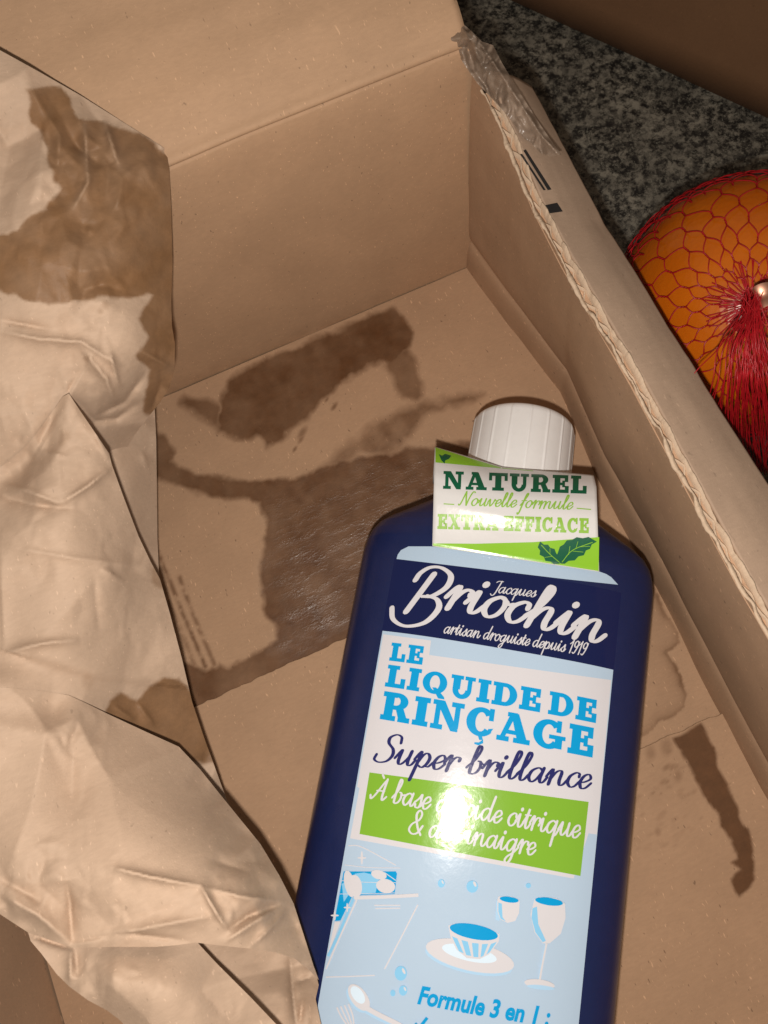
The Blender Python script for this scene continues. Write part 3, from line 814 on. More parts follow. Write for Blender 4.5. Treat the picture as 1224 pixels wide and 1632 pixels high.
prof = [(-.1085, .030, .010), (-.1080, .040, .0165), (-.1065, .0445, .0205), (-.104, .0466, .0222), (-.100, HA, HB), (.040, HA, HB), (.044, .0469, .0223), (.0475, .0460, .0218), (.0505, .0443, .0212), (.053, .0415, .0205), (.0565, .0362, .0192), (.0605, .0300, .0180), (.064, .0250, .0170), (.067, .0200, .0162), (.069, .0158, .0150), (.0705, .0145, .0145), (.078, .0140, .0140)]
pv = np.array([p[0] for p in prof]); pa = np.array([p[1] for p in prof]); pb = np.array([p[2] for p in prof])
vv = np.unique(np.r_[pv, np.linspace(-.1085, -.1, 10), np.linspace(-.1, .04, 30), np.linspace(.04, .071, 40)])
NP = 96; V = []
for q in vv:
    a = np.interp(q, pv, pa) * half_a(q) / HA; b = np.interp(q, pv, pb); k = np.clip((q - .045) / .024, 0, 1)
    p_ = PP + (2 - PP) * k; q_ = QQ + (2 - QQ) * k
    th = np.linspace(0, 2 * math.pi, NP, endpoint=False)
    # denser towards the ends of the flat face
    u = a * np.sign(np.cos(th)) * np.abs(np.cos(th)) ** (2 / p_); d = b * np.sign(np.sin(th)) * np.abs(np.sin(th)) ** (2 / q_)
    d = np.where(d < 0, d * (1 + np.clip((.045 - q) / .15, 0, 1) * .0100 / HB), d)      # thicker towards the base
    V.append(BP(mid_u(q) + u, np.full(NP, q), -HB + d))
V = np.concatenate(V); Fc = grid_faces(NP, len(vv), wrap=True)
Fc.append(tuple(range(NP))[::-1]); Fc.append(tuple(range((len(vv) - 1) * NP, len(vv) * NP)))
mk('body', V, Fc, M_navy, bottle)

# ribbed screw cap
CT = float(px_uv(832, 640, -HB + .0165)[1]); CB_ = CT - .0275; CR = .0181
NC = 480; th = np.linspace(0, 2 * math.pi, NC, endpoint=False)
ribm = np.zeros(NC)
for k in range(18):
    a = 2 * math.pi * (k + .3) / 18
    dth = np.abs((th - a + math.pi) % (2 * math.pi) - math.pi)
    ribm = np.maximum(ribm, np.clip(1.5 - dth / .020, 0, 1))
rows = [(CB_, CR - .0012, 0), (CB_, CR - .0003, 0), (CB_ + .0004, CR, 0), (CB_ + .0022, CR, 0), (CB_ + .0026, CR, 1), (CT - .0030, CR - .00035, 1), (CT - .0018, CR - .0006, .6), (CT - .0009, CR - .0011, .0), (CT - .0003, CR - .0018, 0), (CT, CR - .0030, 0), (CT, .004, 0), (CT, .0003, 0)]
V = []
for (q, r, m_) in rows:
    rr = r + 0.00024 * ribm * m_
    V.append(BP(UC * .7 + rr * np.cos(th), np.full(NC, q), -HB + rr * np.sin(th)))
cap = mk('cap', np.concatenate(V), grid_faces(NC, len(rows), wrap=True), M_white, bottle, label='white ribbed plastic screw cap')
cap.modifiers.new('edge', 'EDGE_SPLIT').split_angle = rad(50)

# label film
u0, v0 = lab_uv([632, 985, 610, 976, 573, 925], [885, 931, 1003, 1070, 1330, 1395])
_a = np.array(lab_uv([610, 510], [1010, 1590])); _b = np.array(lab_uv([976, 928], [1070, 1560]))
def UL(v): return _a[0, 0] + (_a[0, 1] - _a[0, 0]) * (v - _a[1, 0]) / (_a[1, 1] - _a[1, 0]) - .0004
def UR(v): return _b[0, 0] + (_b[0, 1] - _b[0, 0]) * (v - _b[1, 0]) / (_b[1, 1] - _b[1, 0]) + .0004
def lab_pt(u, v, off): return BP(u, v, front_d(u, v) + off)
VT = float(lab_uv(632, 888)[1][0]); VB = -.103
def lab_fn(off): return lambda s, t: lab_pt(UL(t) + (UR(t) - UL(t)) * s, t, off)
v, f = grid(lab_fn(.00006), np.linspace(0, 1, 160), np.linspace(VB, VT - .0002, 30))
label = mk('label', v, f, M_lnavy, bottle, label='glossy printed front label in navy, pale blue, white and green')
LAY = [.00010]
def pr(name, polys, mat, mode='px', lab=None, dense=None, parent=None, put=None):
    LAY[0] += .000018
    off = LAY[0]
    v, f = union(polys)
    if mode == 'px': u, w_ = lab_uv(v[:, 0], v[:, 1])
    else: u, w_ = v[:, 0], v[:, 1]
    uv = np.stack([u, w_], 1)
    for (q, g) in (pieces(uv, f) if name == 'illustration' else [(uv, f)]):
        if name == 'illustration': q, g = split4(q, g, 1)
        o = mk(name, lab_pt(q[:, 0], q[:, 1], off), g, mat, parent or label, label=lab)
    return o
def slices(poly, n=64):
    """cut a px polygon into narrow strips so that it follows the curved face"""
    xs = [p[0] for p in poly]; ys = [p[1] for p in poly]; x0, x1 = min(xs), max(xs)
    v, f = tri_patch(poly, max(3.5, (x1 - x0) / n), 0)
    return [[tuple(v[i]) for i in t] for t in f]
def text(name, glyphs, p0, p1, height_px, mat, lab=None, put=None, parent=None):
    """set glyph polygons on the face along the baseline p0 -> p1 (photo pixels)"""
    polys, adv = glyphs
    v, f = union(polys)
    u, w_ = lab_uv([p0[0], p1[0], p0[0]], [p0[1], p1[1], p0[1] - height_px])
    du = np.array([u[1] - u[0], w_[1] - w_[0]]); L = np.linalg.norm(du); e = du / L; nrm = np.array([-e[1], e[0]])
    sx = L / adv; sy = np.hypot(u[2] - u[0], w_[2] - w_[0])
    v, f = split4(v, f, 1)
    P = np.array([u[0], w_[0]]) + v[:, :1] * sx * e + v[:, 1:] * sy * nrm
    LAY[0] += .000018
    return mk(name, lab_pt(P[:, 0], P[:, 1], LAY[0]), f, mat, parent or label, label=lab)

top_strip = [(632, 891), (634, 884), (639, 877), (651, 871), (687, 871), (720, 875), (800, 888), (880, 900), (955, 911), (966, 915), (974, 920), (985, 932), (900, 923), (800, 911), (700, 899)]
pr('print_panel', slices(top_strip), M_lblue, lab='pale blue band along the top of the label')
uvp = lambda a: [tuple(map(float, np.array(lab_uv(*p)).ravel())) for p in a]
def rect_uv(v0, v1, n=120, m=12):
    out = []
    for va, vb in zip(np.linspace(v0, v1, m)[:-1], np.linspace(v0, v1, m)[1:]):
        for k in range(n):
            f0, f1 = k / n, (k + 1) / n
            P_ = lambda f_, v_: (float(UL(v_) + .0002 + (UR(v_) - UL(v_) - .0004) * f_), float(v_))
            out.append([P_(f0, va), P_(f1, va), P_(f1, vb), P_(f0, vb)])
    return out
VBl = float(np.mean(lab_uv([610, 976], [1003, 1070])[1]))
pr('print_panel', rect_uv(VB + .0002, VBl), M_lblue, 'uv', 'pale blue lower panel of the label')
pr('print_panel', slices([(611, 1011), (687, 1021), (684, 1044), (974, 1084), (951, 1330), (938, 1328), (914, 1400), (558, 1336), (573, 1256), (569.5, 1254)]), M_lwhite, lab='white title panel')
pr('print_panel', slices([(589, 1231), (938, 1278), (925, 1396), (573, 1329)]), M_lgreen, lab='green panel with white script')
text('lettering', slab_glyphs('LE'), (620, 1053), (674, 1060), 29, M_lcyan, 'LE in cyan slab letters')
text('lettering', slab_glyphs('LIQUIDE DE', .05, .22), (613, 1094), (951, 1153), 35, M_lcyan, 'LIQUIDE DE in cyan slab letters')
text('lettering', slab_glyphs('RINÇAGE', .05), (605, 1146), (946, 1208), 45, M_lcyan, 'RINÇAGE in cyan slab letters')
text('lettering', script_glyphs('Super brillance', .27, .10, .3), (594, 1213), (938, 1258), 22.5, M_ltext, 'Super brillance in navy script')
text('lettering', script_glyphs("À base d'acide citrique", .26, .12, .2), (590, 1272), (922, 1336), 19.5, M_lwhite, 'first line of white script on green')
text('lettering', script_glyphs('& de vinaigre', .26, .12, .2), (648, 1327), (851, 1363), 19.5, M_lwhite, 'second line of white script on green')
text('lettering', script_glyphs('Briochin', .29, .13, .35), (630, 954), (956, 1026), 33, M_lwhite, 'Briochin in large white script')
text('lettering', script_glyphs('Jacques', .24, .11, .38), (783, 944), (852, 952), 9.5, M_lwhite, 'Jacques in small white script')
text('lettering', script_glyphs('artisan droguiste depuis 1919', .25, .13, .35), (706, 1009), (932, 1045), 10.5, M_lwhite, 'small line of white script under the name')
text('lettering', font_glyphs('Formule 3 en 1 :', .22), (664, 1598), (876, 1634), 29, M_lcyan, 'Formule 3 en 1 in cyan italic letters')

# illustrations: dishwasher, bowl on a plate, glasses, bubbles, cutlery
c3 = lambda p: [(440 + .5065 * a, 1300 + .5065 * b) for a, b in p]
c6 = lambda p: [(480 + .17974 * a, 1340 + .17974 * b) for a, b in p]
def ell(cx, cy, rx, ry, ang=0, n=28):
    c, s = math.cos(rad(ang)), math.sin(rad(ang))
    return [(cx + rx * math.cos(t) * c - ry * math.sin(t) * s, cy + rx * math.cos(t) * s + ry * math.sin(t) * c) for t in np.linspace(0, 2 * math.pi, n, endpoint=False)]
def line(p, w): return ribbon(catmull(p, 6) if len(p) > 2 else np.array([np.array(p[0]) * (1 - t) + np.array(p[1]) * t for t in np.linspace(0, 1, 5)]), w, False)
def il(polys, mat, lab=None): return pr('illustration', polys, mat, lab=lab)
# dishwasher
il([c6([(378, 270), (840, 270), (850, 290), (830, 470), (540, 480), (450, 500), (350, 705), (296, 710)])], M_lcyan, 'dishwasher drawing on the label')
il([c6([(420, 400), (480, 290), (560, 280), (640, 300), (690, 340), (660, 460), (540, 470), (500, 430)]), c6([(362, 380), (400, 360), (420, 480), (380, 540)])], M_lmid)
il([c6(ell(430, 380, 45, 120, -12)), c6(ell(480, 400, 60, 100, -8)), c6(ell(690, 300, 70, 40, 15)), c6(ell(750, 400, 85, 62, 12))] , M_lwhite)
il(line(c6([(362, 352), (560, 365), (840, 370)]), .9) + line(c6([(342, 470), (600, 468), (830, 460)]), .9) + line(c6([(420, 42), (540, 55), (840, 215)]), 1.6) + line(c6([(388, 212), (600, 235), (880, 240)]), 1.2) + line(c6([(740, 280), (840, 350)]), 1.2)
   + line(c6([(470, 505), (760, 495), (1040, 480)]), 5.5) + line(c6([(1035, 565), (900, 830), (740, 1135)]), 2.2) + line(c6([(222, 1205), (420, 1200), (655, 1190)]), 2.0) + line(c6([(495, 520), (355, 830), (222, 1135)]), 2.6)
   + [c6([(300, 715), (350, 715), (245, 1000), (240, 990)])] + line(c6([(650, 570), (880, 570)]), 1.8) + line(c6([(660, 598), (880, 595)]), 1.8), M_lwhite)
il(line(c6([(465, 510), (345, 800), (240, 1020)]), 4.2), M_lmid)
il([c6(ell(540, 150, 10, 60)), c6(ell(540, 150, 40, 9)), c6(ell(300, 660, 9, 45)), c6(ell(300, 660, 36, 9)), c6(ell(410, 590, 8, 40)), c6(ell(410, 590, 32, 8))], M_lwhite)
# plate and bowl
il([c3(ell(606, 452, 140, 42, 13))], M_ldim)
il([c3(ell(610, 440, 142, 46, 13))], M_lwhite, 'bowl on a plate drawn on the label')
il([c3(ell(608, 432, 88, 24, 13))], M_lsoft)
il([c3([(542, 345), (560, 338), (640, 345), (703, 372), (700, 395), (670, 435), (640, 450), (600, 447), (568, 420), (550, 385)])], M_lwhite)
il([c3(ell(622, 364, 77, 23, 11))], M_lcyan)
il([c3([(553, 378), (570, 385), (590, 432), (575, 425)]), c3([(583, 390), (603, 395), (614, 440), (598, 437)]), c3([(616, 399), (637, 401), (636, 444), (621, 443)]), c3([(648, 403), (667, 402), (652, 440), (643, 444)]), c3([(676, 402), (694, 396), (672, 428), (661, 436)])], M_lmid)
# tumbler
il([c3([(693, 262), (715, 300), (700, 330), (690, 325)])], M_ldim)
il([c3([(696, 262), (700, 253), (740, 253), (766, 266), (764, 305), (752, 330), (728, 336), (705, 325), (696, 300)])], M_lwhite, 'tumbler drawn on the label')
il([c3(ell(733, 263, 30, 9, 8))], M_lcyan)
il([c3([(699, 272), (710, 276), (712, 318), (722, 331), (706, 323), (699, 300)])], M_lmid)
# wine glass
il([c3([(812, 262), (830, 255), (880, 258), (908, 275), (910, 320), (895, 370), (860, 400), (838, 400), (812, 365), (800, 310)])], M_lwhite, 'wine glass drawn on the label')
il([c3(ell(858, 269, 44, 12, 8))], M_lcyan)
il([c3([(806, 290), (820, 285), (824, 340), (848, 392), (838, 397), (815, 365), (803, 320)])], M_lmid)
il(line(c3([(850, 400), (838, 460), (828, 520)]), 3.4) + [c3(ell(828, 528, 48, 15, 8))], M_lwhite)
il(line(c3([(845, 405), (834, 460), (824, 512)]), 1.2) + [c3(ell(832, 538, 44, 7, 6))], M_ldim)
# bubbles
il([c3(ell(520, 212, 11, 13)), c3(ell(617, 222, 18, 19)), c3(ell(793, 219, 8, 8)), c3(ell(393, 494, 19, 23)), c3(ell(400, 548, 13, 16)), c3(ell(368, 556, 8, 10))], M_lmid, 'bubbles drawn on the label')
il([c3(ell(402, 487, 4, 10, -25)), c3(ell(406, 543, 3, 7, -25)), c3(ell(625, 214, 4, 9, -25)), c3(ell(524, 208, 2.5, 6, -25))], M_lwhite)
# spoon and fork
il([c6(ell(500, 1400, 72, 135, -35))] + line(c6([(580, 1500), (690, 1560), (860, 1640), (980, 1720)]), 8.5), M_ldim)
il([c6(ell(515, 1382, 72, 135, -35))] + line(c6([(590, 1480), (700, 1540), (870, 1625), (1000, 1710)]), 8), M_lwhite, 'spoon drawn on the label')
il([c6(ell(505, 1360, 48, 88, -35))], M_lsoft)
il(sum([line(c6([(320 + k * 34, 1470 - k * 10), (365 + k * 32, 1560 - k * 6), (430 + k * 14, 1650)]), 2.6) for k in range(4)], []), M_lwhite, 'fork drawn on the label')
il(line(c6([(1010, 1612), (1050, 1640), (1118, 1562)]), 5), M_lcyan, 'tick mark under the words')

# ------------------------------------------------------------------ neck tag (paper collar over the shoulder)
def tag_d(t): return np.interp(t, [-.3, -.18, -.08, 0, .06, .15, .28, .42, .55, .7, .85, 1.0], [-.016, -.0115, -.0065, -.0020, .0014, .0045, .0069, .0075, .0067, .0051, .0033, .0014])
def tag_lines(px):
    yt = np.interp(px, [690, 745, 800, 880, 958], [711, 727, 744, 751, 758])
    yb = np.interp(px, [688, 955], [870.5, 911.5]); return yt, yb
def tag_pt(px, py, off=0.0):
    yt, yb = tag_lines(px); t = (py - yt) / (yb - yt)
    d = tag_d(t); d = (tag_d(t - .03) + d + tag_d(t + .03)) / 3
    u, v = px_uv(px, py, d + off)
    return BP(u, v, d + off)
tagroot = empty('neck_tag', BP(0, .045, .003), 'glossy white and green paper tag hung on the bottle neck', 'tag')
M_tagw = gloss('tag_white', (.64, .63, .62), .17); M_tagg = gloss('tag_green', (.24, .50, .03), .17); M_tagd = gloss('tag_dark_green', (.006, .095, .045), .2); M_tagl = gloss('tag_lime', (.25, .46, .06), .2)
def fn_tag(s, t):
    xl = 693 - 4 * t; xr = 950 + 5 * t
    xr = np.where(t < .12, xr - 4 * (1 - t / .12), xr)
    px = xl + (xr - xl) * s; yt, yb = tag_lines(px)
    return tag_pt(px, yt + (yb - yt) * t)
ts = np.linspace(0, 1, 60)
S, T = np.meshgrid(np.linspace(0, 1, 50), ts)
body_rows = fn_tag(S.ravel(), T.ravel()).reshape(60, 50, 3)
back_rows = []
for (dv, dn) in ((-.0060, -.017), (-.0032, -.0115), (-.0010, -.0058), (0.0002, -.0022)):
    back_rows.append(body_rows[0] + BV * dv + BN * dn)
allr = np.concatenate([np.array(back_rows), body_rows])
mk('sheet', allr.reshape(-1, 3), grid_faces(50, len(allr)), M_tagw, tagroot, thick=-.00035)
TL = [.00004]
def tg(name, polys, mat, lab=None):
    TL[0] += .000016
    v, f = union(polys)
    for (q, g) in (pieces(v, f) if name != 'print_panel' else [(v, f)]):
        q, g = split4(q, g, 2)
        o = mk(name, tag_pt(q[:, 0], q[:, 1], TL[0]), g, mat, tagroot, label=lab)
    return o
def tg_text(glyphs, p0, p1, hpx, mat, lab):
    polys, adv = glyphs
    p0 = np.array(p0, float); e = (np.array(p1) - p0); L = np.linalg.norm(e); e = e / L; n_ = np.array([e[1], -e[0]])
    out = [[tuple(p0 + a * L / adv * e + b * hpx * n_) for a, b in p] for p in polys]
    v, f = split4(*union(out), 2)
    # follow the curl: split long edges is not needed, letters are small
    TL[0] += .000016
    return mk('lettering', tag_pt(v[:, 0], v[:, 1], TL[0]), f, mat, tagroot, label=lab)
tg('print_panel', slices([(690, 866), (760, 866.5), (850, 864), (955, 856), (954, 910), (690, 869.5)], 40), M_tagg, 'green corner of the tag')
tg('print_panel', slices([(694, 713), (745, 729), (800, 745.5), (850, 750), (850, 751), (760, 743), (694, 737)], 40), M_tagg, 'green band at the fold of the tag')
tg_text(slab_glyphs('NATUREL', .06), (706, 779), (936, 787), 28.5, M_tagd, 'NATUREL in dark green slab letters')
tg_text(script_glyphs('Nouvelle formule', .26, .12, .33), (731, 805), (911, 812), 11.5, M_tagl, 'Nouvelle formule in green script')
tg('lettering', line([(919, 810), (942, 812)], 1.6) + line([(707, 803), (724, 804)], 1.6), M_tagl, 'dashes beside the script line')
tg_text(slab_glyphs('EXTRA-EFFICACE', .04), (697, 843), (939, 850), 24, M_tagl, 'EXTRA-EFFICACE in lime slab letters')
c1_ = lambda p: [(560 + .42484 * a, 620 + .42471 * b) for a, b in p]
leafA = [(785, 655), (768, 632), (776, 610), (782, 592), (797, 583), (808, 568), (828, 566), (845, 556), (868, 560), (890, 555), (921, 573), (902, 583), (895, 600), (880, 606), (872, 624), (852, 628), (838, 643), (815, 645), (800, 656)]
leafB = [(782, 655), (760, 658), (748, 648), (728, 645), (722, 630), (706, 622), (708, 606), (699, 594), (708, 572), (722, 584), (738, 584), (746, 596), (762, 600), (768, 616), (778, 628)]
tg('illustration', [c1_(q_) for q_ in ([leafA])], M_tagd, 'mint leaf printed on the tag')
tg('illustration', [c1_(leafB)], M_tagd)
tg('illustration', line(c1_([(790, 650), (830, 605), (905, 575)]), 1.0) + line(c1_([(815, 622), (820, 590)]), .7) + line(c1_([(842, 600), (850, 572)]), .7) + line(c1_([(830, 608), (870, 612)]), .7) + line(c1_([(860, 592), (895, 590)]), .7) + line(c1_([(780, 650), (745, 620), (712, 585)]), 1.0) + line(c1_([(745, 620), (745, 598)]), .6) + line(c1_([(752, 628), (725, 632)]), .6), M_tagg)
tg('illustration', [c1_([(328, 244), (340, 250), (352, 243), (375, 250), (366, 262), (352, 268), (350, 280), (338, 268)])], M_tagd)

# ------------------------------------------------------------------ crumpled kraft paper
P_wet = [(39, 138), (51, 197), (75, 233), (80, 264), (98, 307), (71, 331), (24, 362), (-20, 385), (-20, 452), (39, 476), (67, 484), (157, 477), (208, 476), (239, 472), (224, 507), (235, 538), (218, 566), (233, 589), (231, 660), (300, 660), (300, 250), (268, 246), (220, 209), (173, 197), (125, 186), (94, 138)]
P_wet2 = [(170, 1140), (172, 1114), (191, 1106), (221, 1116), (238, 1093), (263, 1076), (285, 1085), (320, 1110), (370, 1216), (306, 1212), (285, 1195), (230, 1175)]
P_wet3 = [(240, 906), (248, 902), (270, 905), (270, 940), (252, 936), (242, 930)]
A_poly = [(-330, -120), (0, 80), (60, 113), (130, 153), (200, 197), (240, 222), (265, 238), (270, 270), (273, 340), (275, 420), (273, 480), (274, 520), (279, 548), (278, 590), (270, 618), (256, 640), (244, 655), (232, 670), (214, 694), (196, 725), (170, 765), (100, 760), (0, 790), (-330, 905)]
B_poly = [(-330, 855), (0, 745), (38, 714), (60, 688), (100, 632), (110, 627), (118, 640), (128, 655), (145, 680), (160, 702), (174, 723), (178, 740), (198, 795), (221, 855), (240, 895), (255, 923), (270, 975), (290, 1050), (306, 1118), (325, 1175), (340, 1216), (353, 1252), (372, 1300), (250, 1330), (100, 1260), (-330, 1220)]
S_poly = [(150, 670), (200, 655), (246, 640), (249, 700), (250, 780), (251, 860), (254, 930), (270, 1000), (230, 1010), (180, 900), (150, 780)]
C_poly = [(-330, 1085), (0, 1095), (60, 1100), (110, 1108), (140, 1122), (170, 1137), (230, 1165), (285, 1190), (318, 1225), (350, 1265), (380, 1302), (415, 1345), (445, 1395), (468, 1440), (484, 1490), (500, 1540), (508, 1562), (495, 1548), (470, 1528), (440, 1518), (410, 1513), (360, 1508), (311, 1502), (285, 1506), (250, 1509), (180, 1509), (118, 1511), (95, 1503), (62, 1492), (46, 1487), (0, 1457), (-330, 1375)]
E_poly = [(44, 1484), (95, 1492), (118, 1498), (180, 1496), (250, 1496), (305, 1490), (320, 1508), (345, 1535), (400, 1590), (440, 1632), (500, 1700), (300, 1720), (205, 1640), (190, 1625), (170, 1610), (140, 1594), (110, 1572), (90, 1552), (66, 1520), (49, 1500)]
D_poly = [(270, 1470), (400, 1490), (480, 1505), (502, 1545), (508, 1570), (503, 1592), (510, 1625), (518, 1660), (530, 1720), (420, 1720), (330, 1600)]

def crease(v, specs):
    """soft folds: a rounded ridge (or valley) along a polyline that fades out at both ends"""
    h = np.zeros(len(v))
    for (pts, amp, wd) in specs:
        x, y = v[:, 0], v[:, 1]
        L = [math.dist(p, q) for p, q in zip(pts[:-1], pts[1:])]; tot = sum(L); acc = 0
        best = np.full(len(v), 1e9); par = np.zeros(len(v))
        for (p, q, l) in zip(pts[:-1], pts[1:], L):
            dx, dy = q[0] - p[0], q[1] - p[1]
            t = np.clip(((x - p[0]) * dx + (y - p[1]) * dy) / (l * l + 1e-9), 0, 1)
            d = np.hypot(x - p[0] - t * dx, y - p[1] - t * dy)
            m = d < best; best = np.where(m, d, best); par = np.where(m, (acc + t * l) / tot, par); acc += l
        best = best * (1 + .5 * fbm(x / 35, y / 35, 91))
        k = np.clip(np.sin(np.clip(par, .02, .98) * math.pi), 0, 1) ** .6
        h += .8 * amp * k * (np.exp(-np.sqrt(best ** 2 + (.08 * wd) ** 2) / (.8 * wd)) * 1.1)
    return h
def steps(v, specs):
    h = np.zeros(len(v))
    for (pts, amp, wd, fall) in specs:
        d = side_dist(v[:, 0], v[:, 1], pts)
        h += amp * (np.tanh(d / wd)) * np.exp(-np.abs(d) / fall)
    return h
def paper_relief(v):
    """crisp crumple shared by all folds: flat facets at two sizes, fading where the sheet lies smooth"""
    x, y = v[:, 0], v[:, 1]
    m = np.clip(.75 + 1.5 * fbm(x / 210, y / 210, 5, 2), .15, 1.3)
    m2 = np.clip(.45 + 2.0 * fbm(x / 130, y / 130, 15, 2), 0, 1.3)
    return .0066 * m * tri_noise(x / 115, y / 140, 3) + .0034 * m2 * tri_noise(x / 46 + 5, y / 60, 9) + .0009 * m2 * tri_noise(x / 18, y / 23, 19)
def sheet(poly, ctrl, creases=(), stp=(), seed=0, fam=0, fsc=0, step=7, sub=1, blend=None):
    v, f = tri_patch(poly, step, sub)
    H = lambda v: rbf(ctrl)(v[:, 0], v[:, 1]) + crease(v, creases) + steps(v, stp)
    h = H(v)
    if blend:
        other, lin, wd, xmax = blend
        w = np.clip(1.15 - seg_dist(v[:, 0], v[:, 1], lin) / wd, 0, 1) * np.clip((xmax - v[:, 0]) / 35, 0, 1)
        w = w * w * (3 - 2 * w)
        h = (1 - w) * h + w * (other(v) + .00025)
    h = h + paper_relief(v)
    FN.append(H)
    return v, W(v[:, 0], v[:, 1], h), f
FN = []
parts = []
parts.append(sheet(A_poly,
    [(-160, -30, .150), (0, 80, .134), (130, 153, .122), (265, 238, .108), (275, 420, .095), (279, 548, .086), (262, 632, .074), (214, 694, .060), (170, 765, .052), (100, 740, .078), (38, 714, .0945), (0, 745, .0935), (68, 676, .0968), (100, 640, .0985), (0, 790, .089), (-160, 850, .09), (-160, 795, .0915), (-160, 400, .125), (0, 300, .124), (120, 300, .121), (210, 330, .112), (0, 540, .112), (120, 540, .108), (220, 560, .098), (60, 640, .1005), (180, 640, .085)],
    [([(40, 130), (95, 215), (90, 300)], .0020, 16), ([(135, 195), (140, 290), (118, 330)], .0024, 9), ([(165, 190), (190, 265)], .0030, 7), ([(0, 528), (60, 540), (130, 545), (200, 590)], .0034, 10), ([(130, 555), (170, 605), (185, 650)], .0040, 9), ([(175, 560), (190, 620)], .0028, 6), ([(150, 665), (200, 640), (236, 590)], -.004, 10), ([(225, 560), (270, 585)], .003, 7), ([(240, 660), (262, 600)], -.0025, 6), ([(0, 510), (80, 525)], -.002, 8), ([(110, 627), (150, 672), (185, 668), (225, 640)], -.0052, 14)],
    [([(70, 700), (110, 628)], -.001, 4, 30)], seed=3, fam=.0012, fsc=130))
parts.append(sheet(B_poly,
    [(-160, 800, .092), (0, 745, .094), (38, 714, .0955), (110, 627, .1005), (145, 680, .095), (178, 740, .086), (221, 855, .070), (255, 923, .060), (290, 1050, .052), (340, 1216, .038), (372, 1300, .030), (250, 1330, .045), (100, 1260, .070), (-160, 1220, .085), (0, 900, .096), (100, 900, .093), (180, 930, .080), (100, 800, .096), (0, 1050, .088), (120, 1050, .082), (220, 1060, .063), (230, 1150, .056), (0, 1095, .0925), (60, 1100, .0868), (110, 1108, .0808), (140, 1122, .0755), (60, 1160, .082)],
    [([(0, 770), (50, 785), (100, 805)], .0034, 9), ([(100, 800), (140, 775), (176, 745)], .0042, 9), ([(0, 790), (60, 805), (120, 810)], -.003, 10), ([(160, 905), (200, 930)], .0022, 9), ([(10, 1040), (70, 1025), (130, 1020)], .0034, 10), ([(0, 860), (8, 1040)], .0016, 12), ([(110, 627), (150, 690), (178, 740)], .0026, 6), ([(0, 870), (120, 890), (250, 905)], .0016, 10), ([(220, 1120), (245, 1160)], .0022, 7), ([(180, 1125), (215, 1150)], .002, 6), ([(150, 915), (158, 1010)], -.0012, 12), ([(64, 690), (70, 720), (108, 728)], .0015, 6)],
    [([(240, 1090), (150, 1080), (50, 1050)], -.0014, 10, 60)], blend=(FN[0], [(-330, 860), (0, 745), (38, 714), (60, 688), (100, 632)], 45, 112)))
parts.append(sheet(S_poly, [(150, 670, .068), (246, 640, .050), (250, 780, .040), (254, 930, .034), (270, 1000, .030), (180, 900, .058), (150, 780, .062), (200, 760, .056)],
    [([(225, 720), (235, 745)], .0015, 8)], seed=14, fam=.0008))
parts.append(sheet(C_poly,
    [(-160, 1085, .094), (0, 1095, .093), (110, 1108, .0815), (170, 1137, .073), (285, 1190, .062), (350, 1265, .060), (415, 1345, .062), (468, 1440, .065), (500, 1540, .068), (508, 1562, .066), (410, 1513, .084), (311, 1502, .090), (250, 1509, .091), (118, 1511, .092), (46, 1487, .094), (0, 1457, .096), (-160, 1375, .10), (100, 1250, .089), (230, 1270, .082), (320, 1320, .078), (100, 1400, .098), (230, 1400, .095), (340, 1410, .089), (410, 1430, .082)],
    [([(178, 1383), (240, 1398), (320, 1412)], .0040, 8), ([(320, 1412), (380, 1428), (460, 1440)], .0026, 8), ([(320, 1412), (345, 1455), (362, 1482)], .0042, 6), ([(362, 1484), (395, 1460), (450, 1440)], -.0045, 9), ([(360, 1500), (405, 1470), (452, 1442)], .0036, 7), ([(400, 1508), (440, 1470), (458, 1445)], .0028, 6), ([(0, 1425), (60, 1458), (115, 1505)], .0050, 22), ([(118, 1507), (180, 1490), (280, 1470), (340, 1460)], .0040, 16), ([(115, 1505), (112, 1440), (105, 1400)], -.0045, 14), ([(118, 1500), (200, 1488), (300, 1500)], -.002, 5), ([(335, 1370), (400, 1390)], -.002, 12), ([(0, 1400), (70, 1440)], -.0022, 14), ([(470, 1450), (490, 1510)], .002, 6)],
    [], blend=(FN[1], [(-330, 1078), (0, 1095), (100, 1106)], 60, 125)))
parts.append(sheet(E_poly,
    [(44, 1484, .0925), (118, 1498, .088), (250, 1496, .086), (305, 1490, .085), (345, 1535, .084), (440, 1632, .080), (500, 1700, .078), (300, 1720, .088), (205, 1640, .090), (110, 1572, .090), (66, 1520, .091), (180, 1560, .095), (280, 1580, .094)],
    [([(113, 1510), (112, 1565)], .0028, 9), ([(120, 1512), (125, 1560)], -.002, 8), ([(50, 1490), (70, 1497), (110, 1510)], -.003, 5)], seed=27, fam=.0014, fsc=130))
parts.append(sheet(D_poly,
    [(270, 1470, .070), (400, 1490, .070), (480, 1505, .064), (508, 1570, .064), (503, 1592, .062), (530, 1720, .060), (420, 1720, .066), (330, 1600, .066), (440, 1570, .058), (470, 1600, .058)],
    [([(462, 1520), (466, 1575), (472, 1632)], .0045, 8), ([(484, 1520), (498, 1542)], .003, 6), ([(470, 1565), (500, 1555)], .003, 6), ([(482, 1590), (478, 1632)], -.003, 6)], seed=33, fam=.0020, fsc=80))
allV = []; allF = []; wetA = []; n0 = 0
